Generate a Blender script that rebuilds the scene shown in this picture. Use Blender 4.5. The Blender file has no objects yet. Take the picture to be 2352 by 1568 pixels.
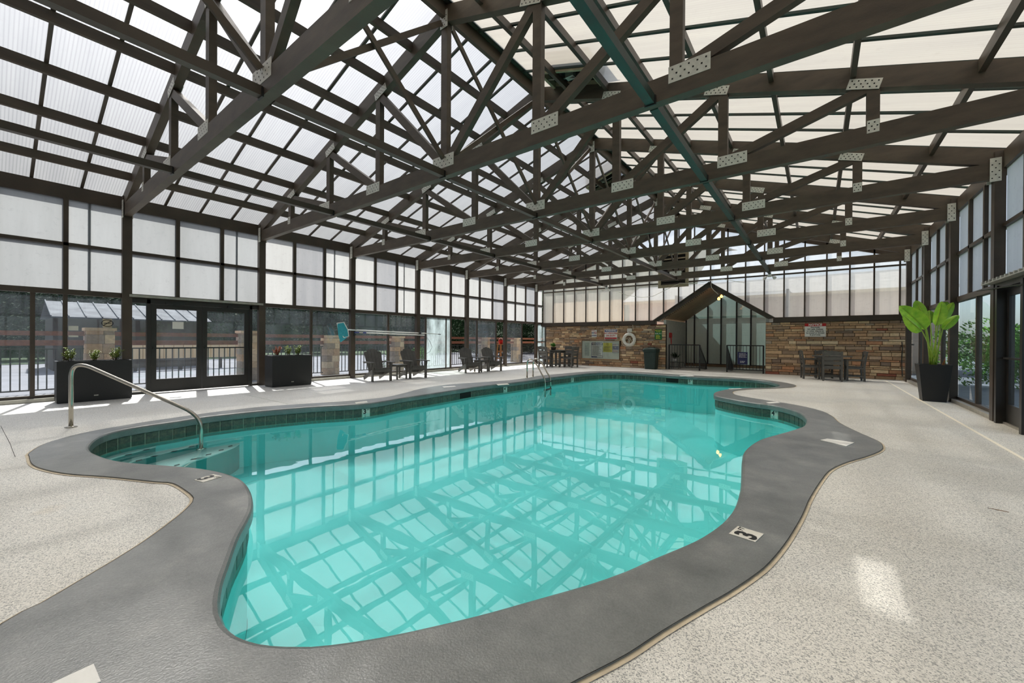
import bpy, math, random
from mathutils import Vector, Matrix
from mathutils.geometry import tessellate_polygon
random.seed(7)
scn = bpy.context.scene
COL = scn.collection

# ------------------------------------------------------------------ camera
YAW, PITCH, ROLL, FPX = 0.6502, -0.00315, 0.0061, 923.66
CAM = Vector((0, 0, 1.2))
_fw = Vector((-math.sin(YAW) * math.cos(PITCH), math.cos(YAW) * math.cos(PITCH), math.sin(PITCH)))
_rt = Vector((math.cos(YAW), math.sin(YAW), 0)); _up = _rt.cross(_fw)
_r2 = _rt * math.cos(ROLL) + _up * math.sin(ROLL); _u2 = -_rt * math.sin(ROLL) + _up * math.cos(ROLL)
cam_data = bpy.data.cameras.new('camera'); cam = bpy.data.objects.new('camera', cam_data); COL.objects.link(cam)
cam.matrix_world = Matrix(((_r2.x, _u2.x, -_fw.x, 0), (_r2.y, _u2.y, -_fw.y, 0), (_r2.z, _u2.z, -_fw.z, CAM.z), (0, 0, 0, 1)))
cam_data.sensor_width = 36; cam_data.sensor_fit = 'HORIZONTAL'; cam_data.lens = 36 * FPX / 2352
cam_data.clip_start = 0.05; cam_data.clip_end = 400
scn.camera = cam
def ray(u, v): return _fw + _r2 * ((u - 1176) / FPX) - _u2 * ((v - 784) / FPX)
def PX(u, v, X): d = ray(u, v); return CAM + d * (X / d.x)
def PY(u, v, Y): d = ray(u, v); return CAM + d * (Y / d.y)
def PZ(u, v, Z=0.0): d = ray(u, v); return CAM + d * ((Z - 1.2) / d.z)

# ------------------------------------------------------------------ sky, sun, exposure
w = bpy.data.worlds.new('world'); scn.world = w; w.use_nodes = True
nt = w.node_tree; bg = nt.nodes['Background']
sky = nt.nodes.new('ShaderNodeTexSky'); sky.sky_type = 'NISHITA'; sky.sun_disc = False
sky.sun_elevation = math.radians(50); sky.sun_rotation = math.radians(-75)
sky.altitude = 400; sky.air_density = 1.0; sky.dust_density = 2.5; sky.ozone_density = 1.0
hz_ = nt.nodes.new('ShaderNodeHueSaturation'); hz_.inputs['Saturation'].default_value = .55; nt.links.new(sky.outputs[0], hz_.inputs['Color'])
nt.links.new(hz_.outputs[0], bg.inputs[0]); bg.inputs[1].default_value = 0.22
sun_data = bpy.data.lights.new('sun', 'SUN'); sun = bpy.data.objects.new('sun', sun_data); COL.objects.link(sun)
sun_data.energy = 7.5; sun_data.angle = math.radians(1.0); sun_data.color = (1.0, 0.965, 0.91)
SUN = Vector((-0.80, 0.21, 1.0)).normalized()
sun.rotation_euler = SUN.to_track_quat('Z', 'Y').to_euler(); sun.location = (-30, 8, 40)
vs = scn.view_settings; vs.view_transform = 'Standard'; vs.look = 'None'; vs.exposure = 0.28; vs.gamma = 1.0; vs.use_curve_mapping = False
cy = scn.cycles
cy.max_bounces = 9; cy.diffuse_bounces = 4; cy.glossy_bounces = 4; cy.transmission_bounces = 6; cy.transparent_max_bounces = 12
cy.caustics_reflective = False; cy.caustics_refractive = True; cy.sample_clamp_indirect = 20.0; cy.use_denoising = True
cy.use_adaptive_sampling = True; cy.adaptive_threshold = 0.02

# ------------------------------------------------------------------ helpers
def L(*c):
    f = lambda x: x / 12.92 if x <= .04045 else ((x + .055) / 1.055) ** 2.4
    return tuple(f(x / 255) for x in c) + (1.0,)
class MB:
    def __init__(s): s.v = []; s.f = []
    def add(s, vs, fs):
        n = len(s.v); s.v += [tuple(x) for x in vs]; s.f += [tuple(i + n for i in f) for f in fs]; return s
    def box(s, x0, x1, y0, y1, z0, z1):
        return s.add([(x0, y0, z0), (x1, y0, z0), (x1, y1, z0), (x0, y1, z0), (x0, y0, z1), (x1, y0, z1), (x1, y1, z1), (x0, y1, z1)],
                     [(0, 3, 2, 1), (4, 5, 6, 7), (0, 1, 5, 4), (1, 2, 6, 5), (2, 3, 7, 6), (3, 0, 4, 7)])
    def bar(s, p, q, a, b, side=(0, 1, 0)):
        """box from p to q; a = size along `side`, b = size along the third axis"""
        p = Vector(p); q = Vector(q); d = (q - p).normalized(); sd = Vector(side); sd = (sd - d * sd.dot(d)).normalized(); t = d.cross(sd)
        o = [sd * (a / 2) * i + t * (b / 2) * j for i, j in ((-1, -1), (1, -1), (1, 1), (-1, 1))]
        return s.add([p + x for x in o] + [q + x for x in o], [(0, 1, 2, 3), (7, 6, 5, 4), (0, 4, 5, 1), (1, 5, 6, 2), (2, 6, 7, 3), (3, 7, 4, 0)])
    def tube(s, pts, r, seg=8, cap=True):
        pts = [Vector(p) for p in pts]; rs = r if isinstance(r, (list, tuple)) else [r] * len(pts)
        n0 = None; rings = []
        for i, p in enumerate(pts):
            d = (pts[min(i + 1, len(pts) - 1)] - pts[max(i - 1, 0)]).normalized()
            if n0 is None: n0 = d.orthogonal().normalized()
            n0 = (n0 - d * n0.dot(d)).normalized(); b = d.cross(n0)
            rings.append([p + (n0 * math.cos(2 * math.pi * k / seg) + b * math.sin(2 * math.pi * k / seg)) * rs[i] for k in range(seg)])
        vs = [x for r_ in rings for x in r_]; fs = []
        for i in range(len(pts) - 1):
            for k in range(seg):
                a = i * seg + k; b_ = i * seg + (k + 1) % seg; fs.append((a, b_, b_ + seg, a + seg))
        if cap: fs += [tuple(reversed(range(seg))), tuple(range((len(pts) - 1) * seg, len(pts) * seg))]
        return s.add(vs, fs)
    def lathe(s, prof, seg=20, c=(0, 0, 0), cap=True):
        vs = []; fs = []; c = Vector(c)
        for r, z in prof:
            vs += [c + Vector((r * math.cos(2 * math.pi * k / seg), r * math.sin(2 * math.pi * k / seg), z)) for k in range(seg)]
        for i in range(len(prof) - 1):
            for k in range(seg):
                a = i * seg + k; b = i * seg + (k + 1) % seg; fs.append((a, b, b + seg, a + seg))
        if cap: fs += [tuple(reversed(range(seg))), tuple(range((len(prof) - 1) * seg, len(prof) * seg))]
        return s.add(vs, fs)
    def prism(s, poly, ax, t0, t1):
        """extrude a 2-D polygon along axis ax ('x': poly=(y,z), 'y': poly=(x,z), 'z': poly=(x,y))"""
        m = {'x': lambda a, b, t: (t, a, b), 'y': lambda a, b, t: (a, t, b), 'z': lambda a, b, t: (a, b, t)}[ax]
        n = len(poly); vs = [m(a, b, t0) for a, b in poly] + [m(a, b, t1) for a, b in poly]
        return s.add(vs, [tuple(range(n)), tuple(range(2 * n - 1, n - 1, -1))] + [(i, (i + 1) % n, n + (i + 1) % n, n + i) for i in range(n)])
    def quad(s, a, b, c, d): return s.add([a, b, c, d], [(0, 1, 2, 3)])
    def mesh(s, name, mat=None, smooth=False):
        me = bpy.data.meshes.new(name); me.from_pydata(s.v, [], s.f)
        import bmesh
        bm = bmesh.new(); bm.from_mesh(me); bmesh.ops.recalc_face_normals(bm, faces=bm.faces); bm.to_mesh(me); bm.free()
        if mat: me.materials.append(mat)
        if smooth:
            for p in me.polygons: p.use_smooth = True
        return me
    def obj(s, name, mat=None, parent=None, smooth=False, loc=None, rz=0): return place(name, s.mesh(name, mat, smooth), parent, loc, rz)
def place(name, me, parent=None, loc=None, rz=0):
    o = bpy.data.objects.new(name, me); COL.objects.link(o)
    if parent: o.parent = parent
    if loc is not None: o.location = loc
    if rz: o.rotation_euler = (0, 0, rz)
    return o
def tag(o, label=None, cat=None, group=None, kind=None):
    if label: o['label'] = label
    if cat: o['category'] = cat
    if group: o['group'] = group
    if kind: o['kind'] = kind
    return o
def thing(name, label, cat, loc=(0, 0, 0), rz=0, group=None, kind=None):
    o = bpy.data.objects.new(name, None); COL.objects.link(o); o.location = loc; o.rotation_euler = (0, 0, rz); o.empty_display_size = .1
    return tag(o, label, cat, group, kind)
def dup(root, loc, rz, label, parent=None):
    r = root.copy(); COL.objects.link(r); r.location = loc; r.rotation_euler = (0, 0, rz); r.parent = parent
    if label: r['label'] = label
    for ch in list(root.children):
        c = ch.copy(); COL.objects.link(c); c.parent = r
        for g in list(ch.children):
            d = g.copy(); COL.objects.link(d); d.parent = c
    return r
def catmull(pts, step):
    n = len(pts); out = []
    for i in range(n):
        p0, p1, p2, p3 = [Vector(pts[(i + k) % n]) for k in (-1, 0, 1, 2)]
        m = max(1, int(round((p2 - p1).length / step)))
        for j in range(m):
            t = j / m
            out.append(0.5 * (2 * p1 + (p2 - p0) * t + (2 * p0 - 5 * p1 + 4 * p2 - p3) * t * t + (3 * p1 - p0 - 3 * p2 + p3) * t ** 3))
    return out
def arcpts(a, b, c, n=8):
    """quadratic bend from a over b to c"""
    a, b, c = Vector(a), Vector(b), Vector(c)
    return [a * (1 - t) ** 2 + b * 2 * t * (1 - t) + c * t * t for t in [i / n for i in range(n + 1)]]

# lettering is made first, while the scene is nearly empty
_txt = {}
def text(s, size, bold=0.0, align='CENTER'):
    """flat lettering in the local X-Z plane (reads from -Y)"""
    k = (s, size, bold, align)
    if k in _txt: return _txt[k]
    cu = bpy.data.curves.new('t', 'FONT'); cu.body = s; cu.size = size; cu.align_x = align; cu.align_y = 'CENTER'; cu.offset = bold; cu.resolution_u = 2; cu.space_character = 1.05
    ob = bpy.data.objects.new('t', cu); COL.objects.link(ob)
    me = bpy.data.meshes.new_from_object(ob.evaluated_get(bpy.context.evaluated_depsgraph_get()))
    me.transform(Matrix.Rotation(math.pi / 2, 4, 'X')); bpy.data.objects.remove(ob); bpy.data.curves.remove(cu); me.name = 'lettering'
    _txt[k] = me; return me
def letter(s, size, mat, parent, loc, bold=0.0, name='lettering', rot=None):
    me = text(s, size, bold).copy(); me.materials.clear(); me.materials.append(mat)
    o = place(name, me, parent, loc)
    if rot: o.rotation_euler = rot
    return o

# ------------------------------------------------------------------ materials
def newmat(name):
    m = bpy.data.materials.new(name); m.use_nodes = True; n = m.node_tree; n.nodes.clear()
    out = n.nodes.new('ShaderNodeOutputMaterial'); return m, n, out
def N(n, t, **kw):
    o = n.nodes.new(t)
    for k, v in kw.items(): setattr(o, k, v)
    return o
def coords(n, which='Object', scale=None):
    tc = N(n, 'ShaderNodeTexCoord')
    if which == 'World':
        g = N(n, 'ShaderNodeNewGeometry'); o = g.outputs['Position']
    else: o = tc.outputs[which]
    if scale:
        mp = N(n, 'ShaderNodeMapping'); mp.inputs['Scale'].default_value = scale; n.links.new(o, mp.inputs[0]); o = mp.outputs[0]
    return o
def noise(n, co, scale, detail=3, rough=.55):
    t = N(n, 'ShaderNodeTexNoise'); t.inputs['Scale'].default_value = scale; t.inputs['Detail'].default_value = detail; t.inputs['Roughness'].default_value = rough
    n.links.new(co, t.inputs['Vector']); return t.outputs['Fac']
def ramp(n, fac, stops):
    r = N(n, 'ShaderNodeValToRGB'); e = r.color_ramp.elements
    while len(e) < len(stops): e.new(.5)
    for i, (p, c) in enumerate(stops): e[i].position = p; e[i].color = c
    n.links.new(fac, r.inputs[0]); return r.outputs[0]
def mixc(n, f, a, b, mode='MIX'):
    m = N(n, 'ShaderNodeMix', data_type='RGBA', blend_type=mode)
    for s, x in ((m.inputs[0], f), (m.inputs[6], a), (m.inputs[7], b)):
        if hasattr(x, 'is_linked'): n.links.new(x, s)
        else: s.default_value = x
    return m.outputs[2]
def math_(n, op, a, b=0.0, clamp=False):
    m = N(n, 'ShaderNodeMath', operation=op); m.use_clamp = clamp
    for s, x in ((m.inputs[0], a), (m.inputs[1], b)):
        if hasattr(x, 'is_linked'): n.links.new(x, s)
        else: s.default_value = x
    return m.outputs[0]
def bump(n, h, strength, dist=.01):
    b = N(n, 'ShaderNodeBump'); b.inputs['Strength'].default_value = strength; b.inputs['Distance'].default_value = dist
    n.links.new(h, b.inputs['Height']); return b.outputs[0]
def M(name, c1, c2=None, scale=6, rough=.5, metal=0, bmp=None, co='World', stretch=None, rnd=0, detail=3, emit=None, spec=.5, lo=.3, hi=.7):
    m, n, out = newmat(name); p = N(n, 'ShaderNodeBsdfPrincipled'); n.links.new(p.outputs[0], out.inputs[0])
    p.inputs['Roughness'].default_value = rough; p.inputs['Metallic'].default_value = metal; p.inputs['Specular IOR Level'].default_value = spec
    c = coords(n, co, stretch)
    if c2:
        col = ramp(n, noise(n, c, scale, detail), [(lo, c1), (hi, c2)])
    else:
        col = None; p.inputs['Base Color'].default_value = c1
    if rnd:
        oi = N(n, 'ShaderNodeObjectInfo'); k = math_(n, 'MULTIPLY_ADD', oi.outputs['Random'], rnd); n.nodes[-1].inputs[2].default_value = 1 - rnd / 2
        hsv = N(n, 'ShaderNodeHueSaturation'); n.links.new(k, hsv.inputs['Value'])
        if col: n.links.new(col, hsv.inputs['Color'])
        else: hsv.inputs['Color'].default_value = c1
        col = hsv.outputs[0]
    if col: n.links.new(col, p.inputs['Base Color'])
    if bmp: n.links.new(bump(n, noise(n, c, bmp[0], 3), bmp[1], bmp[2] if len(bmp) > 2 else .01), p.inputs['Normal'])
    if emit: p.inputs['Emission Color'].default_value = emit[0]; p.inputs['Emission Strength'].default_value = emit[1]
    return m
def schlick(n, f0, power=5.0, nrm=None, top=1.0):
    lw = N(n, 'ShaderNodeLayerWeight'); lw.inputs['Blend'].default_value = .5
    if nrm: n.links.new(nrm, lw.inputs['Normal'])
    return math_(n, 'ADD', math_(n, 'MULTIPLY', math_(n, 'POWER', lw.outputs['Facing'], power), top - f0), f0, True)
mt = {}
mt['timber'] = M('timber_brown', L(90, 77, 62), L(71, 60, 49), 3, .55, bmp=(60, .15), stretch=(1, .3, 3))
mt['frame'] = M('frame_bronze', L(76, 64, 52), L(60, 50, 41), 2.5, .45, bmp=(50, .08))
mt['greenbar'] = M('painted_green', L(40, 66, 58), L(50, 52, 46), 4, .5, bmp=(40, .1))
mt['black'] = M('black_metal', L(26, 25, 24), L(34, 32, 30), 8, .4)
mt['doorblack'] = M('door_dark', L(34, 31, 28), L(42, 38, 34), 4, .4)
mt['galv'] = M('galvanised_plate', L(226, 222, 210), L(204, 200, 188), 22, .45)
mt['hole'] = M('dark_hole', L(30, 28, 25), rough=.9)
mt['alu'] = M('aluminium_sill', L(186, 182, 170), L(160, 156, 146), 9, .4, metal=.5)
mt['steel'] = M('stainless', L(206, 200, 186), L(188, 182, 170), 5, .22, metal=1.0)
mt['white'] = M('white_paint', L(236, 234, 228), rough=.5)
mt['plastic_dark'] = M('charcoal_lumber', L(100, 97, 91), L(84, 81, 76), 7, .5, bmp=(70, .1))
mt['planter'] = M('black_planter', L(30, 30, 30), L(24, 24, 24), 60, .5, bmp=(120, .1))
mt['bin'] = M('green_bin', L(34, 54, 48), L(28, 46, 41), 9, .5)
mt['soil'] = M('soil', L(60, 46, 34), L(34, 26, 20), 40, .9, bmp=(60, .8))
mt['grey_wall'] = M('grey_plaster', L(192, 190, 182), L(178, 176, 170), 5, .7, bmp=(40, .1))
mt['soffit'] = M('soffit_brown', L(150, 124, 94), L(130, 106, 82), 4, .65, bmp=(30, .1))
mt['wood'] = M('red_wood', L(150, 92, 66), L(126, 74, 54), 3, .55, stretch=(1, 6, 6))
mt['woodlight'] = M('light_wood', L(186, 128, 72), L(150, 96, 52), 6, .6)
mt['red'] = M('red_paint', L(186, 30, 30), rough=.45)
mt['blue'] = M('blue_ink', L(40, 52, 120), rough=.5)
mt['navy'] = M('navy_ink', L(30, 34, 78), rough=.5)
mt['green'] = M('green_sign', L(16, 104, 48), rough=.45)
mt['yellow'] = M('yellow_sign', L(226, 214, 58), rough=.5)
mt['signwhite'] = M('sign_white', L(228, 226, 218), rough=.45)
mt['ink'] = M('black_ink', L(24, 24, 24), rough=.6)
mt['leaf'] = M('leaf_green', L(92, 150, 34), L(66, 118, 26), 14, .45, co='Object', rnd=.3)
mt['leafdark'] = M('shrub_leaf', L(170, 184, 66), L(104, 130, 48), 30, .5, rnd=.2)
mt['canvas_teal'] = M('net_teal', L(60, 176, 190), L(44, 150, 168), 30, .6)
mt['rope'] = M('rope_white', L(226, 220, 204), rough=.8)
mt['pvc'] = M('ring_white', L(238, 234, 224), L(222, 216, 204), 6, .5)
mt['caulk'] = M('caulk_cream', L(216, 200, 172), L(196, 182, 158), 20, .8)
mt['markertile'] = M('depth_tile_white', L(234, 230, 218), L(222, 216, 202), 20, .3)
mt['bark'] = M('bark', L(70, 56, 44), L(48, 38, 30), 12, .9)
mt['treeleaf'] = M('tree_leaf', L(40, 64, 32), L(18, 36, 16), 2.2, .8, rnd=.3, spec=.1)
mt['bushleaf'] = M('bush_leaf', L(110, 160, 60), L(60, 104, 36), 2.5, .75, rnd=.3, spec=.15)
mt['pavement'] = M('asphalt_pale', L(124, 126, 132), L(106, 108, 114), 1.5, .9, bmp=(60, .3))
mt['gravel'] = M('gravel', L(170, 160, 144), L(110, 102, 92), 40, .95, bmp=(60, .8))
mt['metalroof'] = M('roof_metal', L(112, 116, 120), L(70, 74, 80), 2.2, .8, spec=.2)
mt['darkwall'] = M('pavilion_wall', L(70, 62, 56), L(56, 50, 46), 2, .8)
mt['siding'] = M('siding_pink', L(226, 196, 178), L(214, 184, 166), 2, .7)
mt['cream'] = M('cream_wall', L(232, 206, 166), L(220, 192, 150), 1.2, .8)
mt['tanframe'] = M('tan_frame', L(170, 156, 126), L(148, 134, 108), 8, .6)
mt['bulb'] = M('lit_bulb', L(255, 214, 150), rough=.4, emit=(L(255, 178, 84), 5))

def mat_deck():
    m, n, out = newmat('speckled_deck'); p = N(n, 'ShaderNodeBsdfPrincipled'); n.links.new(p.outputs[0], out.inputs[0])
    c = coords(n, 'World'); vo = N(n, 'ShaderNodeTexVoronoi'); vo.inputs['Scale'].default_value = 210; n.links.new(c, vo.inputs['Vector']); sp_ = N(n, 'ShaderNodeSeparateColor'); n.links.new(vo.outputs['Color'], sp_.inputs[0])
    col = ramp(n, sp_.outputs[0], [(.0, L(152, 152, 149)), (.20, L(180, 179, 174)), (.32, L(219, 216, 209)), (.75, L(232, 229, 221)), (1.0, L(246, 243, 236))])
    big = ramp(n, noise(n, c, .8, 3), [(.35, (1, 1, 1, 1)), (.7, (.90, .885, .86, 1))])
    stain = ramp(n, noise(n, c, .55, 4, .7), [(.64, (1, 1, 1, 1)), (.74, (.86, .80, .70, 1))])
    col = mixc(n, 1.0, mixc(n, 1.0, col, big, 'MULTIPLY'), stain, 'MULTIPLY')
    n.links.new(col, p.inputs['Base Color']); p.inputs['Roughness'].default_value = .55
    return m
mt['deck'] = mat_deck()
def mat_coping():
    m, n, out = newmat('coping_grey'); p = N(n, 'ShaderNodeBsdfPrincipled'); n.links.new(p.outputs[0], out.inputs[0])
    c = coords(n, 'World'); col = ramp(n, noise(n, c, 3.2, 6, .65), [(.3, L(102, 105, 104)), (.55, L(124, 126, 124)), (.8, L(150, 150, 146))])
    fine = ramp(n, noise(n, c, 130, 2), [(.35, (.84, .84, .84, 1)), (.65, (1.08, 1.08, 1.08, 1))])
    scuff = ramp(n, noise(n, c, 1.7, 5, .75), [(.66, (1, 1, 1, 1)), (.78, (1.35, 1.33, 1.28, 1))])
    n.links.new(mixc(n, 1.0, mixc(n, 1.0, col, fine, 'MULTIPLY'), scuff, 'MULTIPLY'), p.inputs['Base Color'])
    p.inputs['Roughness'].default_value = .34; p.inputs['Specular IOR Level'].default_value = 1.0; n.links.new(bump(n, noise(n, c, 110, 3), .25, .006), p.inputs['Normal']); return m
mt['coping'] = mat_coping()
def mat_tile():
    m, n, out = newmat('slate_tile'); p = N(n, 'ShaderNodeBsdfPrincipled'); n.links.new(p.outputs[0], out.inputs[0])
    c = coords(n, 'World'); col = ramp(n, noise(n, c, 22, 5, .7), [(.3, L(60, 66, 58)), (.55, L(96, 98, 84)), (.75, L(132, 126, 104))])
    oi = N(n, 'ShaderNodeObjectInfo'); hsv = N(n, 'ShaderNodeHueSaturation'); n.links.new(math_(n, 'ADD', math_(n, 'MULTIPLY', oi.outputs['Random'], .35), .8), hsv.inputs['Value']); n.links.new(col, hsv.inputs['Color'])
    n.links.new(hsv.outputs[0], p.inputs['Base Color']); p.inputs['Roughness'].default_value = .4; return m
mt['tile'] = mat_tile()
mt['grout'] = M('grout', L(176, 180, 160), rough=.8)
mt['basin'] = M('pool_plaster', L(156, 250, 246), L(146, 246, 242), 1.4, .7)
mt['riser'] = M('riser_shade_plaster', L(86, 176, 172), L(72, 164, 160), 1.4, .7)  # darker plaster paints the shadow on the step risers
mt['step'] = M('step_shallow_tint', L(240, 248, 242), L(226, 240, 234), 1.4, .7)  # paled in colour to stand for less light absorbed by shallow water
def mat_water():
    m, n, out = newmat('pool_water'); tr = N(n, 'ShaderNodeBsdfTransparent'); tr.inputs[0].default_value = (.74, .99, 1.0, 1)
    g = N(n, 'ShaderNodeBsdfGlossy'); g.inputs['Roughness'].default_value = .0; g.inputs[0].default_value = (.93, 1, .99, 1)
    c = coords(n, 'World', (1, 1, 1)); b = bump(n, noise(n, c, 2.6, 2, .4), .018, .05)
    n.links.new(b, g.inputs['Normal']); fr = schlick(n, .16, 3.4, b, .40)
    mx = N(n, 'ShaderNodeMixShader'); n.links.new(fr, mx.inputs[0]); n.links.new(tr.outputs[0], mx.inputs[1]); n.links.new(g.outputs[0], mx.inputs[2]); n.links.new(mx.outputs[0], out.inputs[0]); return m
mt['water'] = mat_water()
def mat_glass(name, tint=(.93, .96, .96, 1), dirt_glow=.1, dirt_glow_col=L(200, 206, 206), speck=.0, vary=(.5, 1.6)):
    m, n, out = newmat(name); tr = N(n, 'ShaderNodeBsdfTransparent'); tr.inputs[0].default_value = tint
    g = N(n, 'ShaderNodeBsdfGlossy'); g.inputs['Roughness'].default_value = .0
    fr = schlick(n, .06)
    mx = N(n, 'ShaderNodeMixShader'); n.links.new(fr, mx.inputs[0]); n.links.new(tr.outputs[0], mx.inputs[1]); n.links.new(g.outputs[0], mx.inputs[2])
    d = N(n, 'ShaderNodeBsdfTranslucent'); d.inputs[0].default_value = dirt_glow_col; df = N(n, 'ShaderNodeBsdfDiffuse'); df.inputs[0].default_value = dirt_glow_col
    ds = N(n, 'ShaderNodeMixShader'); ds.inputs[0].default_value = .5; n.links.new(d.outputs[0], ds.inputs[1]); n.links.new(df.outputs[0], ds.inputs[2])
    c = coords(n, 'World', (1, 1, .35)); f = ramp(n, noise(n, c, 2.5, 5, .7), [(.35, (dirt_glow * vary[0],) * 3 + (1,)), (.7, (dirt_glow * vary[1],) * 3 + (1,))])
    if speck:
        f = math_(n, 'ADD', f, ramp(n, noise(n, coords(n, 'World'), 70, 2), [(.62, (0, 0, 0, 1)), (.72, (speck,) * 3 + (1,))]), True)
    m2 = N(n, 'ShaderNodeMixShader'); n.links.new(f, m2.inputs[0]); n.links.new(mx.outputs[0], m2.inputs[1]); n.links.new(ds.outputs[0], m2.inputs[2]); n.links.new(m2.outputs[0], out.inputs[0]); return m
mt['glass'] = mat_glass('dusty_glass', (.86, .90, .93, 1), dirt_glow=.05, dirt_glow_col=L(190, 202, 212), speck=.12)
mt['glass_r'] = mat_glass('tinted_glass', (.72, .86, .92, 1), dirt_glow=.06)
mt['glass_haze'] = mat_glass('hazy_glass', (.85, .95, .96, 1), dirt_glow=.55, dirt_glow_col=L(206, 224, 226))
mt['glass_entry'] = mat_glass('entry_glass', (.84, .93, .91, 1), dirt_glow=.58, dirt_glow_col=L(196, 232, 222), vary=(.9, 1.1))  # heavy pale green film paints the daylit glow of the entrance glazing
def mat_poly(name, col, col2, fwd=.25, clear=0.0, gain=1.0, flute=None, stain=.25, streak=(1.2, 1.2, .18), rough=.55, ior=1.12, fgain=0):
    """twin-wall polycarbonate: mostly scattering, partly forward-scattering"""
    col = tuple(x * gain for x in col[:3]) + (1,); col2 = tuple(x * gain for x in col2[:3]) + (1,)
    m, n, out = newmat(name); t = N(n, 'ShaderNodeBsdfTranslucent'); r = N(n, 'ShaderNodeBsdfRefraction'); r.inputs['IOR'].default_value = ior; r.inputs['Roughness'].default_value = rough
    d = N(n, 'ShaderNodeBsdfDiffuse')
    c = coords(n, 'World', streak); colr = ramp(n, noise(n, c, 2.2, 5, .65), [(.3, col), (.75, col2)])
    sp = ramp(n, noise(n, coords(n, 'World'), 9, 6, .75), [(.55, (1, 1, 1, 1)), (.85, (1 - stain,) * 3 + (1,))]); colr = mixc(n, 1.0, colr, sp, 'MULTIPLY')
    if flute:
        wv = N(n, 'ShaderNodeTexWave', wave_type='BANDS', bands_direction=flute[0]); wv.inputs['Scale'].default_value = flute[1]; n.links.new(coords(n, 'World'), wv.inputs[0])
        wc = ramp(n, wv.outputs['Fac'], [(.0, (flute[2],) * 3 + (1,)), (.5, (1, 1, 1, 1))]); colr = mixc(n, 1.0, colr, wc, 'MULTIPLY')
    oi = N(n, 'ShaderNodeObjectInfo'); hsv = N(n, 'ShaderNodeHueSaturation'); n.links.new(math_(n, 'ADD', math_(n, 'MULTIPLY', oi.outputs['Random'], .12), .9), hsv.inputs['Value']); n.links.new(colr, hsv.inputs['Color']); colr = hsv.outputs[0]
    for s in (t, d): n.links.new(colr, s.inputs[0])
    if fgain: r.inputs[0].default_value = tuple(min(1, x / gain * fgain) for x in col[:3]) + (1,)
    else: n.links.new(colr, r.inputs[0])
    m1 = N(n, 'ShaderNodeMixShader'); m1.inputs[0].default_value = fwd; n.links.new(t.outputs[0], m1.inputs[1]); n.links.new(r.outputs[0], m1.inputs[2])
    m2 = N(n, 'ShaderNodeMixShader'); m2.inputs[0].default_value = .12; n.links.new(m1.outputs[0], m2.inputs[1]); n.links.new(d.outputs[0], m2.inputs[2]); last = m2
    if clear:
        tr = N(n, 'ShaderNodeBsdfTransparent'); m3 = N(n, 'ShaderNodeMixShader'); m3.inputs[0].default_value = clear; n.links.new(m2.outputs[0], m3.inputs[1]); n.links.new(tr.outputs[0], m3.inputs[2]); last = m3
    n.links.new(last.outputs[0], out.inputs[0]); return m
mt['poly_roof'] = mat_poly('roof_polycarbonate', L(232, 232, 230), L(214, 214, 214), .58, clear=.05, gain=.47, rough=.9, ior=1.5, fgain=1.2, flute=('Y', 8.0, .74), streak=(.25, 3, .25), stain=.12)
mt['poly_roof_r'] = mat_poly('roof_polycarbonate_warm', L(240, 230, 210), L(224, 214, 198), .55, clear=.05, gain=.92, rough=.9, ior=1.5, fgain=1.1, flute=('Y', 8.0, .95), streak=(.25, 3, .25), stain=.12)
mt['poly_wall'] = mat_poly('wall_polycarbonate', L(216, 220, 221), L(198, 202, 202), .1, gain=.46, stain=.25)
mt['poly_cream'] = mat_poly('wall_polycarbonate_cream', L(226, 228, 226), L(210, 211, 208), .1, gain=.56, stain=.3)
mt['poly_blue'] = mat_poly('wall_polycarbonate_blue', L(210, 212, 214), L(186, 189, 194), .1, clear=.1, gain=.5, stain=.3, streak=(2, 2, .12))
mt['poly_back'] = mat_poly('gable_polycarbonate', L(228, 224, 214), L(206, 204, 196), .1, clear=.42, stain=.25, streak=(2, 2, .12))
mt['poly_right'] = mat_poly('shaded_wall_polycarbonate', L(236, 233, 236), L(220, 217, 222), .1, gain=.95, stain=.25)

# ================================================================== STRUCTURE
XC = -4.638; SP = 2.5511; TY = lambda k: 1.8103 + SP * k
YB = 17.76; YF = TY(-2) - .62           # back wall, front wall (behind the camera)
GD = 6.92                                # glass plane off the centre line
SL = .322                                # roof slope
ZBOT = lambda dx: 3.93 + SL * (6.78 - abs(dx))
ZTOP = lambda dx: ZBOT(dx) + .263
KS = list(range(-2, 7))

# ---- pool outline (pixels of the coping edges -> ground)
inner_px = [(206,1026),(220,1010),(247,997),(293,986),(348,977),(412,968),(467,959),(527,952),(605,944),(718,935),(807,930),(867,924),(926,914),(986,905),(1045,896),(1105,887),(1176,879),(1222,873),(1266,866.5),(1317,861),(1355,857),(1393,855),(1444,856),(1508,860),(1559,863.5),(1610,866.5),(1717,871),(1768,877),(1790,885),(1772,890),(1717,891.5),(1674,894),(1645,900),(1639,905),(1645,909.5),(1681,917),(1735.5,926),(1772,930.5),(1808,938.5),(1837,948.7),(1850.6,961),(1851,970),(1844,979.5),(1819,988.5),(1782.5,999),(1746,1010),(1721,1025),(1708,1039),(1703.6,1057),(1702,1093.6),(1699,1126),(1688,1162),(1670,1188),(1645,1211),(1608.7,1235),(1572,1253),(1490,1287),(1437,1311),(1352.5,1341),(1235,1374.5),(1100,1412),(928,1452),(808,1473),(719,1483),(659,1483),(599,1477),(549,1460),(519,1434),(508,1407),(506,1384),(513,1339),(528,1294),(549,1234),(569.5,1195.5),(580,1169),(581.5,1148),(574.6,1124.7),(561,1106),(540,1095),(504,1084),(449,1075),(375.5,1069),(298,1063),(256,1056),(229,1047),(210.6,1038)]
inner = [PZ(*p).to_2d() for p in inner_px]
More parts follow.
